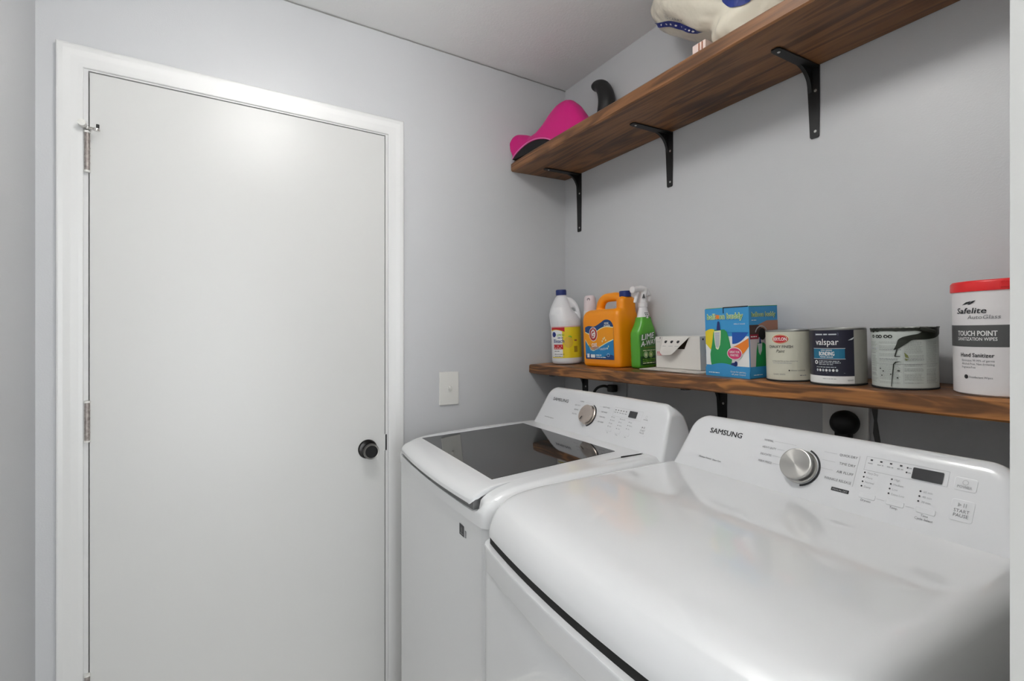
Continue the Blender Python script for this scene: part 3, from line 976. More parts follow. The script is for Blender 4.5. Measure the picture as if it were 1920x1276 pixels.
for c, (x, nrow, z) in enumerate(((.440, 4, 1.0885), (.481, 4, 1.0870), (.522, 3, 1.0790))):
    for i in range(nrow):
        pr.ell(x, z - .0072 * i, .00135, .00135, m_ink, 1, 12, 1)
        pr.text((('Very Dry', 'More', 'Normal', 'Damp'), ('High', 'Medium', 'Low', 'Extra Low'), ('60 min', '40 min', '30 min'))[c][i], x + .004, z - .0072 * i - .0015, .0031, m_inkl)
for x, s in ((.4515, 'Dryness'), (.4925, 'Temp.'), (.5335, 'Time')):
    pr.text(s, x, 1.0445, .0033, m_inkg, align='c')
pr.text('Cycle Select', .5335, 1.0395, .0033, m_inkg, align='c')
pr.text('POWER', .5735, 1.0955, .0036, m_inkl, align='c', bold=.01, layer=4); pr.ring(.5735, 1.1035, .0035, .0035, .0006, m_inkl, 4)
pr.text('START', .5755, 1.0625, .0044, m_inkg, align='c', bold=.0, layer=4); pr.text('PAUSE', .5755, 1.0565, .0044, m_inkg, align='c', layer=4)
for x0 in (.570, ): pr.poly([(x0, 1.070), (x0, 1.0755), (x0 + .0045, 1.07275)], m_inkl, 4); pr.rect(x0 + .0065, 1.070, x0 + .0074, 1.0755, m_inkl, 4); pr.rect(x0 + .0092, 1.070, x0 + .0101, 1.0755, m_inkl, 4)
pr.rect(.466, 1.0528, .478, 1.0532, m_inkl); pr.rect(.507, 1.0528, .519, 1.0532, m_inkl)
pr.build('panel_lettering', P)
bm = new()
loft(bm, [[face_map(p.x, p.y, o) for p in rrect(.5065, .5465, 1.0945, 1.1110, .0014, 3)] for o in (.0002, .0016)]); bmesh.ops.recalc_face_normals(bm, faces=bm.faces)
obj('display', bm, m_disp, P)
for x in (.4515, .4925, .5335): raised(P, x - .0125, 1.0490, x + .0125, 1.0570, 'button', .002, .0012)
raised(P, .5600, 1.092, .587, 1.110, 'button', .003, .0009); raised(P, .5620, 1.051, .589, 1.080, 'button', .003, .0009)

# ---------------------------------------------------------------- things on the low shelf
def on_shelf(name, x, y, rz=0.0, lift=.0):
    return empty(name, (x, y, SZ(y) + .0004 + lift), rz, LS)

# bleach bottle
B = on_shelf('bleach_bottle', .127, -.086)
tag(B, 'white bleach bottle with blue cap and yellow lemon label at the left end', 'bottle')
bm = new()
lathe(bm, [(.0005, .002), (.050, .0), (.058, .004), (.061, .012), (.061, .150), (.0625, .158), (.062, .175), (.056, .200), (.046, .228), (.034, .252), (.024, .270), (.019, .274), (.018, .288), (.0005, .288)], 40)
hd = Vector((.62, .78, 0))
for v in bm.verts:
    q = max(0, min(1, (v.co.z - .160) / .06)); v.co -= hd * .0135 * q * q * (3 - 2 * q)
path = smooth_path([hd * -.004 + Vector((0, 0, .262)), hd * .022 + Vector((0, 0, .258)), hd * .040 + Vector((0, 0, .240)), hd * .051 + Vector((0, 0, .212)), hd * .054 + Vector((0, 0, .185)), hd * .049 + Vector((0, 0, .160))])
tube(bm, path, .0092, 14)
for v in bm.verts:
    if .178 < v.co.z < .262 and v.co.dot(hd) > .012 and (v.co - hd * v.co.dot(hd)).xy.length < .03 and v.co.dot(hd) < .0375:
        v.co -= hd * .012 * math.sin(PI * (v.co.z - .178) / .084)
o = mods(obj('bottle_body', bm, m_hdpe, B), .0022, 4)
bm = new(); lathe(bm, [(.0005, .278), (.0205, .278), (.0215, .281), (.0215, .296), (.0200, .300), (.0005, .300)], 30, -hd * .0135)
obj('cap', bm, m_navy, B, label='dark blue screw cap')
pr = Print(cyl_map(.0612, math.radians(-33)))
A = .076
pr.rect(-A, .026, A, .148, m_yel, 0, 24, 1)
pr.rect(-A, .149, A, .152, mat('pale_pink_print', hexc(240, 190, 190), .5), 0, 24)
# white swoosh field left, red band above it
n = 16
pr.band([(-A + (.056) * i / n + .0, .132 + .006 * math.sin(PI * i / n)) for i in range(n + 1)], [(-A + .056 * i / n, .030) for i in range(n + 1)], m_wprint, 1)
pr.band([(-A + .066 * i / n, .148) for i in range(n + 1)], [(-A + .066 * i / n, .140 - .008 * (i / n - .35) ** 2 * 3) for i in range(n + 1)], m_red, 2)
pr.ell(-.058, .120, .011, .011, m_blue, 3); pr.ring(-.058, .120, .0115, .0115, .001, m_wprint, 4)
pr.text('LEMON', -.043, .113, .009, m_lgreen, 3, width=.030, shear=.1, bold=.02)
pr.fine(-.040, .105, .024, .003, m_blue, 3)
pr.text('Bleach', -.061, .087, .0145, m_blue, 3, width=.048, bold=.03)
pr.rect(-.062, .061, -.018, .080, m_red, 3, 8); pr.fine(-.059, .072, .036, .004, m_pinkcarton, 4); pr.fine(-.059, .064, .033, .004, m_pinkcarton, 4)
pr.fine(-.059, .052, .025, .003, m_inkg, 3); pr.fine(-.058, .040, .045, .0025, m_ink, 3); pr.fine(-.058, .032, .036, .0025, m_ink, 3)
pr.ell(.004, .088, .019, .022, m_lem, 2); pr.ell(.010, .108, .008, .006, m_lgreen, 1)
pr.rect(.028, .092, .040, .098, m_brownln, 2); pr.rect(.026, .048, .042, .072, mat('olive_print', hexc(170, 140, 30), .5), 2)
pr.build('label', B)

# spray air freshener / white capped can behind the jug
T_ = on_shelf('spray_can', .235, -.045)
tag(T_, 'pale pink capped spray can half hidden behind the orange detergent jug', 'spray can')
bm = new(); lathe(bm, [(.0005, 0), (.026, 0), (.027, .004), (.027, .200), (.024, .212), (.0005, .213)], 32); obj('can_body', bm, m_can_white, T_)
bm = new(); lathe(bm, [(.0005, .208), (.0255, .208), (.0250, .216), (.023, .250), (.021, .262), (.015, .268), (.0005, .269)], 32); cp = obj('cap', bm, mat('pale_pink_plastic', hexc(226, 212, 214), .4), T_)
bm = new(); lathe(bm, [(.0005, 0), (.0065, 0), (.0055, .0015), (.0005, .0008)], 20, (0, 0, 0), 'Y')
o = obj('nozzle', bm, mat('mauve_plastic', hexc(150, 138, 142), .5), cp); o.location = (.0125, -.0175, .2515); o.rotation_euler = (0, 0, math.radians(35))

# orange detergent jug
J = on_shelf('detergent_jug', .3735, -.128)
tag(J, 'large orange laundry detergent jug with a moulded handle and blue cap', 'detergent jug')
bm = new()
# main body: rounded box, shoulder rounded (local x -.098...098, y 0..0.11)
rg = []
for z, i in ((0, .010), (.003, .003), (.010, 0), (.100, 0), (.170, .0005), (.188, .003), (.200, .010), (.207, .022)):
    rg.append([Vector((p.x, p.y, z)) for p in rrect(-.098 + i, .098 - i * .3, 0 + i * .8, .110 - i * .8, .020, 6)])
loft(bm, rg)
# spout column at the right
rg = []
for z, i in ((.12, 0), (.20, .0), (.236, .001), (.244, .005), (.250, .014)):
    rg.append([Vector((p.x, p.y, z)) for p in rrect(.059 + i * .8, .0975 - i * .6, .026 + i * 1.3, .100 - i * 1.3, .016, 6)])
loft(bm, rg)
path = smooth_path([(-.044, .05, .185), (-.040, .05, .212), (-.031, .05, .234), (-.012, .052, .2475), (.020, .055, .2500), (.045, .058, .2490), (.068, .060, .240)])
tube(bm, path, .0165, 14)
mods(obj('jug_body', bm, m_orange, J), .0028, 5)
bm = new(); lathe(bm, [(.0005, .246), (.0200, .246), (.0207, .249), (.0207, .265), (.0195, .2675), (.0005, .2675)], 32, (.0775, .062, 0)); obj('cap', bm, m_navy, J, label='dark blue cap')
pr = Print(plane_map((0, -.0002, 0), (1, 0, 0), (0, 0, 1)))
x0, x1, z0, z1 = -.073, .078, .028, .168
def arcy(f, xa, xb, n=24): return [(xa + (xb - xa) * i / n, f((xa + (xb - xa) * i / n - x0) / (x1 - x0))) for i in range(n + 1)]
ftop = lambda s: sinterp([(0, .144), (.12, .149), (.35, .147), (.55, .158), (.72, .169), (.88, .167), (.96, .158), (1, .148)], s)
fmid = lambda s: sinterp([(0, .125), (.15, .118), (.35, .122), (.55, .136), (.75, .143), (1, .140)], s)
flow = lambda s: sinterp([(0, .097), (.1, .078), (.25, .058), (.4, .063), (.6, .076), (.8, .088), (1, .098)], s)
m_orng2 = mat('orange_print', hexc(246, 158, 10), .35)
pr.band(arcy(ftop, x0, x1), arcy(lambda s: z0, x0, x1), m_dblue, 0)
pr.band(arcy(lambda s: fmid(s) + .003, x0, x1), arcy(lambda s: z0 + .02, x0, x1), m_cream, 1)
pr.band(arcy(fmid, x0, x1), arcy(lambda s: z0 + .01, x0, x1), m_orng2, 2)
pr.band(arcy(lambda s: flow(s) + .003, x0, x1), arcy(lambda s: z0, x0, x1), m_cream, 3)
pr.band(arcy(flow, x0, x1), arcy(lambda s: z0 - .0, x0, x1), m_sky, 4)
pr.band(arcy(lambda s: z0 + .012 + .006 * math.sin(9 * s), x0, x1), arcy(lambda s: z0, x0, x1), m_dblue, 5)
pr.ell(-.027, .119, .0225, .026, m_wprint, 5, 36); pr.ell(-.027, .119, .0205, .0240, mat('logo_red', hexc(176, 44, 32), .4), 6, 36); pr.ell(-.027, .119, .0125, .0155, m_wprint, 7, 30)
# arm-and-hammer emblem: bent arm and hammer head
m_lr = mat('emblem_red', hexc(176, 52, 40), .4)
pr.ring(-.029, .117, .0085, .0105, .0042, m_lr, 8, math.radians(60), math.radians(330), 20)
pr.rect(-.026, .115, -.0195, .1185, m_lr, 8); pr.rect(-.031, .1245, -.021, .1295, m_lr, 8)
pr.text('ARM & HAMMER', -.027, .1365, .0034, m_wprint, 7, width=.024, align='c')
pr.text('PLUS', -.056, .0700, .007, m_green, 7, width=.016, bold=.02, rot=.1)
pr.text('OXI', -.036, .0725, .013, m_wprint, 7, width=.027, bold=.05, rot=.05)
pr.text('CLEAN', -.046, .0590, .012, m_wprint, 7, width=.050, bold=.05, rot=.1)
pr.text('CLEAN', -.0455, .0597, .0108, m_dblue, 8, width=.049, bold=.0, rot=.1)
pr.text('FRESH', .010, .0600, .007, m_wprint, 7, width=.034, bold=.02, rot=.12)
for x, z in ((.026, .101), (.033, .105), (.021, .093), (.039, .097), (.052, .075), (.047, .068)): pr.ell(x, z, .0025, .0035, m_cream, 6, 12, 1)
pr.rect(-.064, .033, -.051, .047, m_wprint, 7); pr.rect(-.044, .033, -.020, .045, m_wprint, 7); pr.fine(-.014, .041, .028, .004, m_wprint, 7); pr.fine(-.014, .034, .055, .003, m_wprint, 7)
pr.ring(.050, .044, .007, .006, .001, m_wprint, 7)
pr.text('MORE', .034, .1530, .007, m_wprint, 3, width=.022, bold=.03); pr.text('POWER', .032, .1440, .007, m_wprint, 3, width=.032, bold=.03)
pr.build('label', J)

# green lime remover spray bottle (broad side faces +x, nozzle points to -y)
Q = on_shelf('spray_bottle', .519, -.056, math.radians(2))
tag(Q, 'green trigger spray bottle with white nozzle beside the orange jug', 'spray bottle')
bm = new(); rg = []
for z, hx, hy, dy in ((0, .021, .042, 0), (.004, .024, .046, 0), (.012, .025, .047, 0), (.100, .025, .047, 0), (.118, .0245, .046, 0), (.132, .024, .040, .002), (.146, .0225, .032, .003), (.160, .020, .027, .004), (.172, .0185, .024, .004)):
    rg.append([Vector((hx * math.copysign(abs(math.cos(a)) ** .55, math.cos(a)), dy + hy * math.copysign(abs(math.sin(a)) ** .55, math.sin(a)), z)) for a in [2 * PI * k / 36 for k in range(36)]])
loft(bm, rg); obj('bottle_body', bm, m_lime, Q, smooth=50)
bm = new(); rg = []
for z, hx, hy in ((.168, .0193, .0248), (.182, .0175, .0215), (.196, .0145, .0165), (.206, .0135, .0140), (.207, .015, .0155), (.221, .015, .0155), (.222, .010, .010), (.228, .010, .010)):
    rg.append([Vector((hx * math.cos(a), .004 + hy * math.sin(a), z)) for a in [2 * PI * k / 30 for k in range(30)]])
loft(bm, rg); obj('bottle_neck', bm, m_can_white, Q, smooth=50, label='white neck and collar')
bm = new()
tube(bm, [(0, .004, .218), (0, .006, .245), (0, .012, .262)], [.012, .011, .012], 14)
tube(bm, smooth_path([(0, .030, .246), (0, .020, .262), (0, -.010, .268), (0, -.034, .266)]), [.010] * 7 + [.0125] * 6 + [.011] * 6, 14, flat=(1, .9))
lathe(bm, [(.0005, 0), (.011, 0), (.012, .004), (.012, .012), (.0005, .013)], 20, (0, -.034, .265), 'Y')
tube(bm, smooth_path([(0, .034, .225), (0, .038, .245), (0, .028, .258)]), .0065, 10)
mods(obj('trigger_head', bm, m_can_white, Q), .0018, 3)
bm = new(); tube(bm, smooth_path([(0, -.018, .258), (0, -.026, .243), (0, -.034, .222)]), [.0065, .0065, .0062, .006, .006, .006, .006, .006, .0055, .0055, .0055, .005, .005], 12, flat=(1, .7)); obj('trigger', bm, m_can_white, Q)
bm = new(); loft(bm, [[Vector((x, -.008, .236)), Vector((x, .006, .236)), Vector((x, 0, .251))] for x in (.0085, .0112)]); bmesh.ops.recalc_face_normals(bm, faces=bm.faces); obj('safety_mark', bm, m_char, Q, smooth=0)
def spray_map(u, v, off):
    y = u
    a = min(1, abs(y) / .047)
    x = .025 * (1 - a ** (2 / .55)) ** (.55 / 2)
    return Vector((x + off + .0006, y, v))
pr = Print(spray_map)
n = 14
ym = lambda i: -.040 + .080 * i / n
pr.band([(ym(i), .112 + .006 * math.sin(PI * i / n)) for i in range(n + 1)], [(ym(i), .010) for i in range(n + 1)], m_green, 0)
pr.band([(ym(i), .040) for i in range(n + 1)], [(ym(i), .012) for i in range(n + 1)], m_dgreen, 1)
for dl, mm, ly in ((.0012, m_dgreen, 2), (0, m_wprint, 3)):
    pr.text('LIME', -.034 + dl, .094 - dl, .0185, mm, ly, width=.058, shear=.25, bold=.035, rot=.12)
    pr.text('A-WAY', -.037 + dl, .0725 - dl, .0175, mm, ly, width=.070, shear=.25, bold=.035, rot=.12)
pr.rect(-.026, .0665, .034, .0715, mat('label_olive', hexc(110, 130, 60), .4), 2, 6)
pr.fine(-.030, .058, .06, .003, m_cream, 2)
for u in (-.018, .006): pr.ell(u, .045, .0095, .0105, mat('badge_green', hexc(130, 180, 120), .4) if u < 0 else m_lgreen, 3); pr.ring(u, .045, .0095, .0105, .0012, m_cream, 4); pr.ell(u, .045, .004, .006, m_cream, 4)
for k, z in enumerate((.028, .022, .0155)): pr.fine(-.032, z, .060, .0032, m_lgreen if k < 2 else m_cream, 3)
pr.build('label', Q)
pr = Print(lambda u, v, off: Vector((.0178 + off + (0.172 - v) * .06, u + .004, v)))
for k in range(4): pr.fine(-.012 + .002 * k, .184 - .0055 * k, .020, .0032, m_dgreen, 1)
pr.build('neck_label', Q)

# flat paper pad under the torn carton
K = on_shelf('paper_stack', .690, -.100, math.radians(-5))
tag(K, 'flat white printed leaflet lying under the small white carton', 'paper')
bm = new(); box(bm, (-.122, -.036, 0), (.122, .060, .0022), .0006); box(bm, (-.118, -.040, .0022), (.120, .055, .0042), .0006)
obj('sheets', bm, mat('paper', hexc(214, 208, 200), .7), K)
pr = Print(lambda u, v, off: Vector((u, v, .0042 + off)))
for x in (-.02, .07): pr.ell(x, -.034, .012, .004, m_inkg, 0); pr.fine(x + .014, -.036, .02, .002, m_inkl)
pr.build('label', K)

# white carton with its torn-open flap
H = on_shelf('carton', .685, -.088, math.radians(-6), .0052)
tag(H, 'small white cardboard carton with its front flap torn open', 'box')
bm = new()
X0, X1, Y0, Y1, HT = -.091, .098, 0, .072, .100
t = .0012
box(bm, (X0, Y0, 0), (X0 + t, Y1, HT)); box(bm, (X1 - t, Y0, 0), (X1, Y1, HT)); box(bm, (X0, Y1 - t, 0), (X1, Y1, HT)); box(bm, (X0, Y0, 0), (X1, Y1, t))
box(bm, (X0, Y0 + .0003, HT - t), (X1, Y1, HT))
# front wall with opening (polygon with the tear cut out)
fr = [(X0, 0), (X1, 0), (X1, HT), (.056, HT), (.036, .062), (.004, .062), (-.048, .062), (-.052, HT), (X0, HT)]
tess = tessellate_polygon([[Vector((p[0], p[1], 0)) for p in fr]])
for y in (Y0, Y0 + t):
    vv = [bm.verts.new((p[0], y, p[1])) for p in fr]
    for f in tess: bm.faces.new([vv[i] for i in f])
obj('carton_body', bm, m_carton, H, smooth=0)
bm = new(); box(bm, (X0 + .003, Y0 + .012, .002), (X1 - .003, Y1 - .003, HT - .004)); obj('carton_inside', bm, m_cartin, H, smooth=0)
# hanging flap, bulging forwards
fl = [(-.052, HT), (.060, HT + .0005), (.052, .092), (.030, .072), (.012, .055), (.002, .048), (-.008, .044), (-.036, .043), (-.047, .046), (-.052, .052)]
n = len(fl)
def fly(z): return -.0015 - .016 * math.sin(min(1, max(0, (HT - z) / .058)) * 1.45)
cen = (-.018, .080)
bm = new()
for s_ in (0, .001):
    L = []
    for q in (1, .75, .5, .25):
        L.append([bm.verts.new((cen[0] + (x - cen[0]) * q, fly(cen[1] + (z - cen[1]) * q) - s_, cen[1] + (z - cen[1]) * q)) for x, z in fl])
    c_ = bm.verts.new((cen[0], fly(cen[1]) - s_, cen[1]))
    for a, b in zip(L, L[1:]):
        for i in range(n): bm.faces.new((a[i], a[(i+1) % n], b[(i+1) % n], b[i]))
    for i in range(n): bm.faces.new((L[-1][i], L[-1][(i+1) % n], c_))
obj('flap', bm, m_carton, H, smooth=60)
pr = Print(lambda u, v, off: Vector((u, fly(v) - .001 - off, v)))
for i, x in enumerate((-.034, -.008, .019)):
    pr.ell(x, .0845, .0055, .0042, m_ink, 1, 14); pr.ell(x + .004, .0865, .003, .002, m_ink, 2, 10); pr.fine(x - .010, .0705, .018, .0016, m_inkl)
pr.build('flap_print', H)
pr = Print(plane_map((0, 0, 0), (1, 0, 0), (0, 0, 1)))
pr.rect(-.0695, .094, -.0665, HT - .001, m_ink, 0); pr.fine(-.086, .083, .018, .0015, m_inkl)
m_pr = mat('pinkish_red_print', hexc(206, 110, 116), .6)
for k in range(3): pr.rect(-.084 + .007 * k, .044 - .001 * k, -.080 + .007 * k, .053, m_pr, 0)
pr.fine(-.084, .040, .022, .002, m_pr)
pr.build('front_print', H)
pr = Print(plane_map((X1, 0, 0), (0, 1, 0), (0, 0, 1)))
pr.ell(.012, .092, .003, .003, m_ink, 0); pr.rect(.022, .050, .046, .062, m_blue, 0); pr.ell(.032, .026, .008, .008, m_navy, 0); pr.ell(.032, .026, .003, .003, m_wprint, 1); pr.rect(.045, .066, .060, .085, m_bbwine, 0)
pr.build('side_print', H)

# balloon inflator box
BX = on_shelf('balloon_pump_box', .981, -.163, math.radians(-9))
tag(BX, 'blue printed balloon pump box standing beside the cream paint can', 'box')
BW, BD, BH = .149, .100, .183
bm = new(); box(bm, (-BW, 0, 0), (0, BD, BH), .0012, 2); obj('box_body', bm, m_bbblue, BX)
bm = new(); box(bm, (-BW + .002, .001, BH - .0005), (0, BD, BH + .0012), .0005); box(bm, (-.083, -.0006, BH - .014), (-.0805, .0004, BH + .001), mi=1); box(bm, (-.083, -.0006, BH - .0005), (-.002, .0006, BH + .0022), mi=1)
obj('box_flap', bm, [m_bbgreen, m_dark], BX)
pr = Print(plane_map((-BW, 0, 0), (1, 0, 0), (0, 0, 1)))
U = BW / .149
pr.band([(i * BW / 20, .028 + .008 * math.sin(i / 20 * 5.0 - .5)) for i in range(21)], [(i * BW / 20, .0) for i in range(21)], m_bbblue, 7)
# white lower background with colour circles
pr.rect(0.0015, .03, BW - .0015, .108, m_wprint, 0)
n = 20
pr.band([(.0015 + .056 * i / n, .116 + .012 * math.sin(PI * (i / n * .9 + .15))) for i in range(n + 1)], [(.0015 + .056 * i / n, .088 - .034 * math.sin(PI * .5 * i / n)) for i in range(n + 1)], m_yel, 1)
pr.band([(.095 + (BW - .0965) * i / n, .118) for i in range(n + 1)], [(.095 + (BW - .0965) * i / n, .088 + .030 * (i / n) ** 2.2) for i in range(n + 1)], m_bbdk, 2)
pr.rect(.078, .108, BW - .0015, .119, m_bbblue, 1); pr.rect(.05, .118, BW - .0015, .124, m_bbblue, 1)
pr.band([(.088 + (BW - .0895) * i / n, .078 + .026 * (i / n) ** 1.3) for i in range(n + 1)], [(.088 + (BW - .0895) * i / n, .070 - .018 * math.sin(PI * i / n)+.012*(i/n)) for i in range(n + 1)], m_bbor, 3)
pump = [(.022, .026), (.090, .030), (.094, .050), (.090, .080), (.084, .105), (.078, .120), (.070, .126), (.036, .126), (.031, .118), (.026, .090), (.018, .060), (.019, .040)]
pr.poly(pump, m_bbgreen, 4)
gt = [(.034, .122), (.058, .124), (.057, .105), (.054, .085), (.048, .073), (.044, .072), (.039, .075), (.036, .088), (.034, .105)]
pr.poly(gt, m_cream, 5); pr.poly([(.0445 + (x - .0445) * .8, .098 + (z - .098) * .86) for x, z in gt], m_greyg, 6)
for k in range(7): pr.fine(.038, .114 - .0055 * k, .014, .0016, mat('lilac_print', hexc(176, 170, 200), .5) if k == 0 else m_inkl, 7)
pr.poly([(.043, .124), (.057, .124), (.054, .146), (.050, .149), (.047, .146)], m_navy, 6)
pr.ell(.103, .063, .0245, .0165, m_wprint, 8, 36); pr.ell(.103, .063, .0225, .0145, m_bbpink, 9, 36)
pr.text('GREAT FOR', .103, .0645, .0055, m_wprint, 10, width=.033, align='c', bold=.03); pr.text('PARTIES', .103, .0560, .0055, m_wprint, 10, width=.026, align='c', bold=.03)
pr.ell(.100, .034, .011, .005, m_navy, 5); pr.ell(.106, .038, .005, .005, m_navy, 5)
bb = 'balloon buddy'
for off, mm, ly in ((.060, m_cream, 5), (.004, m_bbgreen, 6)):
    pr.text(bb, .0095 if off > .01 else .0105, .1545, .0140, mm, ly, width=.124 if off > .01 else .121, bold=off)
pr.ell(.0495, .1600, .0052, .0058, m_bbor, 7); pr.text('l', .042, .1545, .0135, m_bbor, 7, bold=.02); 
pr.text('inflates in seconds', .102, .1385, .0034, m_wprint, 3, width=.036, bold=.01)
pr.text('Great for parties,', .088, .0135, .0042, m_wprint, 9, width=.050, bold=.01); pr.text('all year round', .092, .0070, .0042, m_wprint, 9, width=.044, bold=.01)
pr.fine(.012, .0085, .038, .0022, m_wprint, 9)
pr.build('front_print', BX)
pr = Print(plane_map((0, 0, 0), (0, 1, 0), (0, 0, 1)))
pr.rect(.001, .10, BD - .001, .136, m_bbbrown, 0); pr.poly([(.03, .136), (.060, .146), (BD - .001, .146), (BD - .001, .118), (.055, .118)], mat('hand_tan', hexc(168, 120, 100), .5), 1)
pr.rect(.001, .030, BD - .001, .104, m_greyg, 0); pr.rect(.001, .030, BD - .001, .104, mat('side_pale', hexc(206, 196, 200), .5), 1)
pr.rect(.001, .100, .030, .112, m_bbwine, 2); pr.fine(.004, .105, .02, .003, m_wprint, 3)
pr.ring(.040, .112, .022, .022, .003, m_inkl, 3, .2, 2.9); pr.ell(.044, .112, .012, .015, m_dark, 2)
pr.poly([(.018, .028), (.060, .028), (.062, .060), (.054, .084), (.048, .090), (.026, .090), (.022, .070)], m_bbgreen, 3)
pr.poly([(.026, .088), (.042, .089), (.040, .070), (.034, .058), (.029, .066)], m_greyg, 4); pr.poly([(.031, .088), (.038, .088), (.036, .103), (.033, .103)], m_navy, 5)
pr.rect(.001, .001, BD - .001, .030, m_bbblue, 4)
for off, mm, ly in ((.06, m_cream, 2), (.004, m_bbgreen, 3)): pr.text(bb, .008, .157, .011, mm, ly, width=.084, bold=off)
pr.fine(.008, .147, .02, .002, m_wprint, 2); pr.fine(.010, .008, .03, .002, m_wprint, 5)
pr.build('side_print', BX)

# paint cans
def paint_can(x, y, r, h, label, mbody, th0):
    t = on_shelf('paint_can', x, y); tag(t, label, 'paint can', 'quart paint cans on the low shelf')
    bm = new(); lathe(bm, [(.0005, .0015), (r - .003, .0015), (r - .002, 0), (r + .0006, .0), (r + .0006, .003), (r - .0004, .004), (r - .0004, h - .004), (r + .0008, h - .003), (r + .0008, h - .0006), (r - .002, h), (r - .005, h - .001), (r - .006, h - .004), (.0005, h - .004)], 56)
    lathe(bm, [(.0005, .0001), (r + .001, .0001), (r + .001, .0030), (r + .0002, .0034), (.0005, .0034)], 56, mi=1)
    obj('tin', bm, [m_tin, m_dark], t)
    bm = new(); lathe(bm, [(.0005, h - .0042), (r - .0065, h - .0042), (r - .0065, h - .0018), (r - .010, h - .0018), (r - .011, h - .0034), (.0005, h - .0034)], 48); obj('can_lid', bm, m_tin, t)
    bm = new(); lathe(bm, [(r - .0003, .0042), (r, .0045), (r, h - .0045), (r - .0003, h - .0042)], 72); obj('label', bm, mbody, t)
    return t
KC = paint_can(1.056, -.116, .0525, .122, 'cream paint can with a red oval logo on the low shelf', m_can_cream, 0)
pr = Print(cyl_map(.0526, math.radians(-88)))
pr.ell(.004, .101, .0195, .0115, m_cream, 0, 36); pr.ell(.004, .101, .0185, .0105, m_red, 1, 36); pr.ring(.004, .101, .017, .0092, .0005, m_cream, 2)
pr.text('KRYLON', .004, .0972, .0078, m_wprint, 2, width=.029, align='c', bold=.03)
pr.text('CHALKY FINISH', .003, .0800, .0062, m_ink, 1, width=.056, align='c', bold=.01); pr.text('Paint', .004, .0690, .0075, m_ink, 1, width=.018, align='c', shear=.3)
pr.text('ULTRA-MATTE ULTRA-SMOOTH', .012, .0475, .0026, m_inkg, 1, width=.056, align='c'); pr.fine(-.014, .0435, .042, .0014, m_inkl)
pr.rect(.021, .0255, .024, .0285, m_ink, 1); pr.text('INDOOR / OUTDOOR', .026, .0255, .0028, m_ink, 1, width=.030)
pr.text('CLASSIC WHITE', -.014, .0160, .0030, m_inkg, 1, width=.028); pr.fine(.044, .0145, .014, .002, m_inkg)
pr.build('lettering', KC)
VC = paint_can(1.167, -.125, .053, .124, 'navy paint can with white lettering and a teal band', m_can_navy, 0)
pr = Print(cyl_map(.0531, math.radians(-83)))
pr.rect(-.14, .005, .19, .021, m_wprint, 0, 60)
pr.rect(.0475, .005, .150, .1195, m_can_side, 1, 30)
pr.text('valspar', -.004, .0885, .0135, m_wprint, 1, width=.046, align='c', bold=.012)
pr.rrect(-.029, .1085, .019, .1145, .001, mat('slate_print', hexc(92, 92, 118), .4), 0); pr.fine(-.027, .1098, .044, .0032, m_greyg, 1)
pr.rect(-.034, .0585, .030, .0805, m_teal, 0, 12); pr.rect(-.034, .0800, .031, .0812, m_greyg, 1, 12); pr.rect(-.034, .0575, .031, .0587, m_greyg, 1, 12)
pr.text('HIGH HIDING', -.004, .0755, .0030, m_wprint, 2, width=.022, align='c', bold=.02); pr.text('BONDING', -.004, .0655, .0085, m_wprint, 2, width=.030, align='c', bold=.04); pr.text('PRIMER SEALER', -.004, .0607, .0032, m_wprint, 2, width=.026, align='c', bold=.02)
pr.ring(-.0265, .0505, .0042, .0042, .0022, m_wprint, 1)
for k in range(3): pr.fine(-.020, .0525 - .0036 * k, .042 - .012 * (k == 2), .0018, m_greyg, 1)
pr.fine(-.026, .0395, .040, .0016, m_greyg, 1)
for k in range(7): pr.ell(-.024 + .0065 * k, .0335, .0024, .0030, m_wprint if k % 2 else m_greyg, 1, 10, 1)
pr.rect(-.005, .0275, .03, .0279, m_inkl, 1); pr.fine(-.012, .0145, .026, .0016, m_inkl, 2); pr.text('QUART', .034, .011, .0028, m_inkg, 2, width=.012)
pr.poly([(.036, .0975), (.048, .1045), (.050, .1040), (.044, .0985)], m_greyg, 1)
pr.build('lettering', VC)
GC = paint_can(1.2855, -.111, .054, .122, 'used paint can with grey print label and dark olive paint drips over its rim', m_can_grey, 0)
pr = Print(cyl_map(.0541, math.radians(-78)))
rnd = random.Random(5)
m_fine = mat('faint_print', hexc(158, 162, 158), .5)
cols = ((-.062, -.040), (-.036, .004), (.008, .040), (.044, .070))
for ci, (a, b) in enumerate(cols):
    z = .094
    while z > .012:
        if not (.050 < z < .053):
            pr.fine(a, z, b - a - rnd.uniform(0, .006), .0010, m_fine if rnd.random() > .15 else m_inkg, 0)
        z -= .0024 if rnd.random() > .12 else .0055
pr.rect(-.07, .0505, .072, .0510, m_inkg, 0, 20); pr.rect(-.0385, .012, -.0381, .095, m_inkl, 0); pr.rect(.0062, .012, .0066, .095, m_inkl, 0); pr.rect(-.060, .079, -.040, .0835, m_greyg, 1)
for k, x in enumerate((-.052, -.040, -.033, -.022, -.014)): pr.ell(x, .1055, .0042, .0035, m_drip, 1, 12); pr.rect(x - .001, .104, x + .002, .1065, m_can_grey, 2)
n = 30
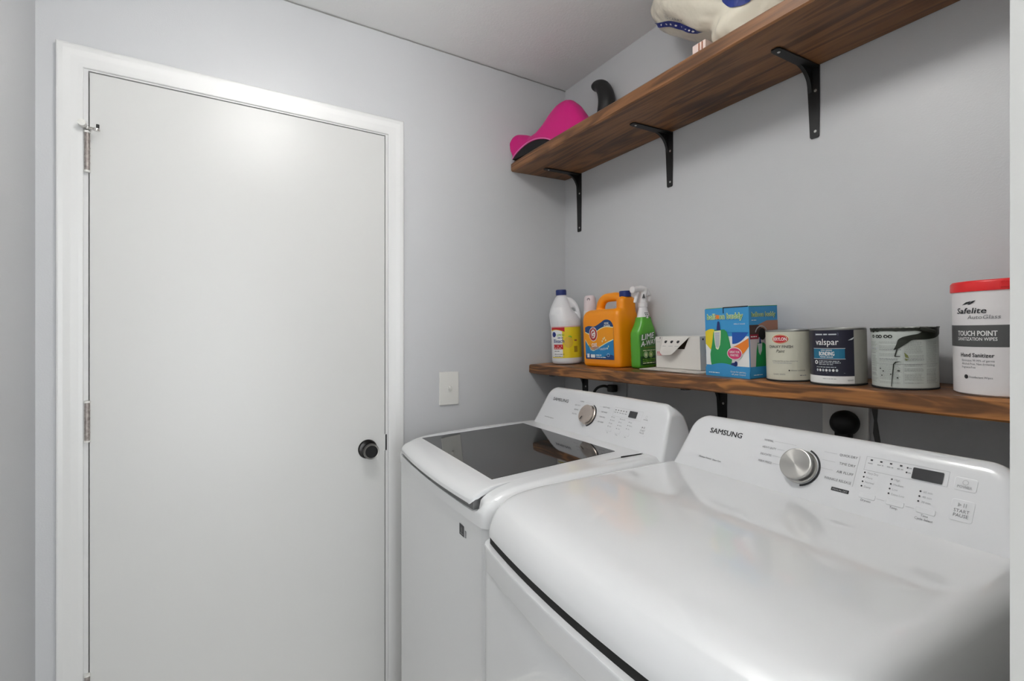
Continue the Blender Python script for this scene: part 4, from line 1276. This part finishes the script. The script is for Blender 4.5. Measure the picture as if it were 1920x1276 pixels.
# dark dried paint flowing down from the rim
rimd = [(-.074 + .175 * i / n) for i in range(n + 1)]
pr.band([(x, .1205) for x in rimd], [(x, .1165 - .001 * abs(noise.noise(Vector((x * 90, 1, 2)))) * 6) for x in rimd], m_drip, 3)
tp = [(-.008, .080), (-.004, .088), (-.002, .097), (.004, .103), (.012, .106), (.020, .108), (.030, .110), (.040, .1155), (.050, .1175), (.064, .1175), (.074, .1165), (.082, .114)]
bt = [(-.008, .079), (-.004, .0800), (.000, .0815), (.006, .0865), (.013, .092), (.020, .0975), (.030, .0985), (.040, .0985), (.050, .0990), (.064, .1010), (.074, .1045), (.082, .108)]
pr.band([(x, sinterp(tp, x)) for x in [-.008 + .09 * i / 40 for i in range(41)]], [(x, sinterp(bt, x)) for x in [-.008 + .09 * i / 40 for i in range(41)]], m_drip, 4)
pr.poly([(-.0035, .081), (-.0070, .068), (-.0068, .0650), (.002, .0655), (.002, .0670), (-.005, .0668), (-.0015, .0805)], m_drip, 4)
pr.poly([(.004, .0570), (.006, .0580), (-.004, .0540), (-.0075, .0510), (-.0125, .0060), (-.0135, .0060), (-.0095, .0510), (-.006, .0555)], m_drip, 4)
pr.poly([(.008, .074), (.013, .069), (.015, .063), (.010, .064), (.009, .068)], m_dripo, 4); pr.poly([(.009, .062), (.015, .060), (.010, .058)], m_dripo, 4)
for k in range(7): pr.ell(rnd.uniform(-.035, .0), rnd.uniform(.02, .045), .0016, .0012, m_drip, 3, 8, 1)
pr.build('lettering', GC)
bm = new()
rg = []
for i in range(41):
    a = math.radians(-175 + 200 * i / 40); q = .0012 + .0016 * abs(noise.noise(Vector((i * .5, 3, 1))))
    c, s = math.cos(a), math.sin(a)
    rg.append([Vector(((.0545 + q * math.cos(b)) * c, (.0545 + q * math.cos(b)) * s, .1205 + 1.2 * q * math.sin(b))) for b in [2 * PI * k / 8 for k in range(8)]])
loft(bm, rg)
tube(bm, smooth_path([(.040, -.038, .1195), (.050, -.030, .116), (.060, -.022, .1135)]), [.004, .004, .0045, .005, .005, .005, .0045, .004, .004, .003, .003, .002, .001], 10)
obj('paint_drip', bm, m_drip, GC, label='thick dark olive paint on the rim')

# wipes canister
CN = on_shelf('wipes_canister', 1.434, -.103)
tag(CN, 'tall white sanitizing wipes canister with a red lid at the right end', 'canister')
R = .0705
bm = new(); lathe(bm, [(.0005, .003), (R - .006, .002), (R - .004, 0), (R, .003), (R, .190), (R - .002, .192), (.0005, .192)], 64); obj('canister_body', bm, m_can_white, CN)
bm = new(); lathe(bm, [(.0005, .184), (R + .0018, .184), (R + .0024, .186), (R + .0020, .199), (R - .001, .2025), (R - .012, .2035), (R - .014, .2015), (.0005, .2015)], 64)
ld = obj('lid', bm, m_rlid, CN, label='red snap lid')
bm = new(); box(bm, (-.010, -R - .0035, .188), (.008, -R + .004, .199), .001); k = obj('lid_tab', bm, m_rlid, ld); k.rotation_euler = (0, 0, math.radians(18))
pr = Print(cyl_map(R + .0001, math.radians(-108)))
pr.rect(-.16, .0865, .060, .1245, m_char, 0, 60); pr.rect(.060, .0865, .068, .1245, m_inkg, 0, 4); pr.rect(.068, .0865, .078, .1245, m_inkl, 0, 4)
pr.text('Safelite', -.034, .1455, .0098, m_ink, 1, width=.050, bold=.03, shear=.2); pr.text('AutoGlass', -.012, .1355, .0068, m_inkg, 1, width=.046, shear=.2)
pr.poly([(-.022, .1605), (-.014, .1655), (-.005, .1672), (-.0085, .1630)], m_ink, 1); pr.poly([(-.012, .1605), (-.004, .1668), (.002, .1683), (-.002, .1640), (-.007, .1612)], m_ink, 1)
pr.text('TOUCH POINT', -.032, .1060, .0088, m_wprint, 1, width=.062, bold=.035); pr.text('SANITIZATION WIPES', -.032, .0975, .0058, m_wprint, 1, width=.062, bold=.02)
pr.text('Hand Sanitizer', -.026, .0685, .0070, m_ink, 1, width=.052, bold=.02)
for k, s_ in enumerate(('Eliminates 99.99% of germs', 'Alcohol-Free, Non-Irritating', 'Fragrance-Free')): pr.text(s_, -.024, .0605 - .0060 * k, .0036, m_inkg, 1, width=(.050, .050, .024)[k])
pr.ell(-.016, .0330, .0035, .0038, m_ink, 1, 20); pr.text('Disinfectant Wipes', -.0105, .0312, .0036, m_inkg, 1, width=.034)
pr.build('lettering', CN)

# ---------------------------------------------------------------- things on the high shelf
UZ = lambda y: 2.0165 + .0375 + .036 * (y + .001)
# pink moulded cap with black lining, leaning over the shelf edge
C_ = empty('pink_cap', (.030, -.283, UZ(-.283) + .001)); tag(C_, 'bright pink curved cap with black lining lying at the left end of the high shelf', 'cap')
ax = Vector((.36, .090, 0)); L = ax.length; ax.normalize(); sd = Vector((-ax.y, ax.x, 0))
#        s    top   bot   half-width
prof = [(-.027, .088, .066, .010), (-.023, .108, .044, .028), (-.012, .118, .022, .042), (.004, .116, .002, .050), (.030, .108, .000, .055), (.060, .094, .000, .058), (.095, .103, .000, .060), (.130, .130, .000, .064), (.160, .162, .000, .068), (.185, .181, .0, .071), (.205, .188, .0, .072), (.225, .189, .0, .071), (.250, .180, .0, .068), (.278, .155, .0, .063), (.310, .112, .0, .056), (.340, .066, .0, .044), (.358, .026, .002, .024)]
bm = new(); rg = []
for s_, tp, bt, hw in prof:
    c = ax * s_ + sd * (hw + .002)
    ring = []
    for k in range(28):
        a = 2 * PI * k / 28
        ca, sa = math.cos(a), math.sin(a)
        zz = bt + (tp - bt) * (max(0, sa) ** .85) if sa > 0 else bt
        ring.append(c + sd * (hw * math.copysign(abs(ca) ** .8, ca)) + Vector((0, 0, zz + (.0 if sa > 0 else 0))) + (Vector((0, 0, -.0)) if sa > 0 else Vector((0, 0, 0))) + (sd * 0))
    rg.append(ring)
loft(bm, rg)
mods(obj('crown', bm, m_pink, C_), .003, 14)
bm = new(); rg = []
for i in range(17):
    u = i / 16
    s_ = .000 + .225 * u
    hh = .043 * math.sin(PI * min(1, u * 1.0)) ** .7 + .0006
    c = ax * s_ + sd * (-.0105 + .003 * math.cos(PI * u))
    rg.append([c + Vector((0, 0, 0.0005)), c + Vector((0, 0, hh * .6)) , c + Vector((0, 0, hh)) + sd * .002, c + sd * .02 + Vector((0, 0, hh * .8)), c + sd * .02 + Vector((0, 0, .0005))])
loft(bm, rg); obj('lining', bm, mat('black_lining', hexc(14, 14, 15), .8), C_, label='black inner lining')
bm = new()
tube(bm, [ax * (.000 + .225 * i / 16) + sd * (-.0112 + .003 * math.cos(PI * i / 16)) + Vector((0, 0, .043 * math.sin(PI * i / 16) ** .7 + .0035)) for i in range(17)], .0022, 8)
obj('rim', bm, m_pinkr, C_, label='pale pink rim')

# black curved handle standing up beyond the cap
HN = empty('curved_handle', (.268, -.036, UZ(-.036) + .001)); tag(HN, 'black curved rubber handle standing upright behind the pink cap', 'handle')
bm = new(); pth = smooth_path([(-.005, 0, 0), (.018, 0, .06), (.034, 0, .125), (.040, 0, .170), (.033, 0, .210), (.013, 0, .243), (-.014, 0, .258), (-.033, 0, .253)], 5)
n = len(pth); rad = [sinterp([(0, .040), (.3, .037), (.55, .033), (.8, .027), (.95, .0235), (1, .012)], i / (n - 1)) for i in range(n)]
tube(bm, pth, rad, 20, flat=(.95, .8)); mods(obj('grip', bm, m_blackp, HN), None, 0, 1)
bm = new(); lathe(bm, [(.0005, 0), (.005, 0), (.0045, .002), (.0005, .0022)], 14, (-.020, -.0178, .252), 'Y'); obj('rivet', bm, m_char, HN)

# plastic bag
BG = empty('plastic_bag', (.93, -.145, UZ(-.145) + .001)); tag(BG, 'crumpled white plastic bag with blue print on the high shelf', 'bag')
#      z     cx    rx    ry
bagp = [(.000, .090, .100, .050), (.020, .088, .116, .075), (.050, .088, .136, .096), (.085, .088, .144, .106), (.114, .075, .195, .110), (.150, .055, .225, .112), (.190, .030, .245, .114), (.225, .010, .262, .114), (.270, -.010, .272, .110), (.305, -.005, .245, .095), (.330, .005, .180, .070), (.343, .01, .08, .03)]
cxs = [(a, b) for a, b, c, d in bagp]; rxs = [(a, c) for a, b, c, d in bagp]; rys = [(a, d) for a, b, c, d in bagp]
def bag(th, z, off=0.0):
    cx, rx, ry = sinterp(cxs, z), sinterp(rxs, z), sinterp(rys, z)
    x = math.cos(th); y = math.sin(th)
    p = Vector((cx + rx * x, ry * y, z))
    q = Vector((math.cos(th) * 1.3, math.sin(th) * 1.3, z * 9))
    d = .016 * noise.noise(q * 1.4) + .004 * noise.noise(q * 4.1 + Vector((3, 1, 7))) + .004 * abs(noise.noise(Vector((th * 5, z * 30, 2))))
    nrm = Vector((x / max(rx, .02) * .12, y / max(ry, .02) * .12, 0)).normalized()
    return p + nrm * (d + off)
bm = new(); NN = 96
zz = [.343 * i / 48 for i in range(49)]
loft(bm, [[bag(2 * PI * k / NN, z) for k in range(NN)] for z in zz])
obj('bag_body', bm, m_bag, BG, smooth=70)
# printed blue band and lettering wrapped round the bag
def bmap(u, v, off): return bag(u, v, off + .0025)
pr = Print(bmap)
n = 34
pth = [(-176, .245), (-163, .208), (-153, .175), (-151, .145), (-152, .118), (-155, .100)]
tht = [(i / 5, math.radians(p[0])) for i, p in enumerate(pth)]; zt_ = [(i / 5, p[1]) for i, p in enumerate(pth)]
mid = [(sinterp(tht, i / n), sinterp(zt_, i / n)) for i in range(n + 1)]
wd_ = lambda q: .022 + .075 * math.sin(PI * min(1, q * .62 + .1)) if q < .9 else .01 + .6 * (1 - q)
pr.band([(m_[0] + wd_(i / n), m_[1]) for i, m_ in enumerate(mid)], [(m_[0] - wd_(i / n), m_[1] - .004) for i, m_ in enumerate(mid)], m_blue, 1)
for k in range(10):
    m_ = mid[2 + int(k * 3)]
    pr.ell(m_[0], m_[1] - .002, .028, .0028, m_wprint, 4, 10, 1)
p2 = Print(lambda u, v, off: bag(math.radians(-148) + (v + u * .2) / .12, .195 - u + v * .1, off + .0015))
p2.text('TO CARRY', 0, 0, .0075, m_inkg, 2, width=.050); p2.build('bag_lettering', BG)
# emblem
c0, z0_ = math.radians(-88), .090
pr.ell(c0, z0_, .36, .028, m_blue, 1, 30, 6); pr.ell(c0 + .05, z0_ + .006, .12, .012, m_wprint, 4, 20, 3)
for k in range(3): pr.band([(c0 - .26 + .05 * j, z0_ + .004 + k * .009 - .002 * j) for j in range(9)], [(c0 - .26 + .05 * j, z0_ + k * .009 - .002 * j) for j in range(9)], m_wprint, 5)
pr.band([(c0 + .2 + .05 * j, z0_ - .010 + .003 * j) for j in range(9)], [(c0 + .2 + .05 * j, z0_ - .022 + .005 * j) for j in range(9)], m_navy, 3)
pr.build('bag_print', BG)
# small carton under the bag
PC = empty('small_carton', (.860, -.165, UZ(-.165) + .001)); tag(PC, 'pale pink carton with brown lines tucked under the plastic bag', 'box')
bm = new(); box(bm, (-.030, -.03, 0), (.012, .03, .074), .002); obj('carton_body', bm, m_pinkcarton, PC)
pr = Print(plane_map((0, -.03, 0), (1, 0, 0), (0, 0, 1)))
for x in (-.010, .0): pr.rect(x, .002, x + .004, .072, m_brownln, 0)
pr.build('stripe_print', PC)
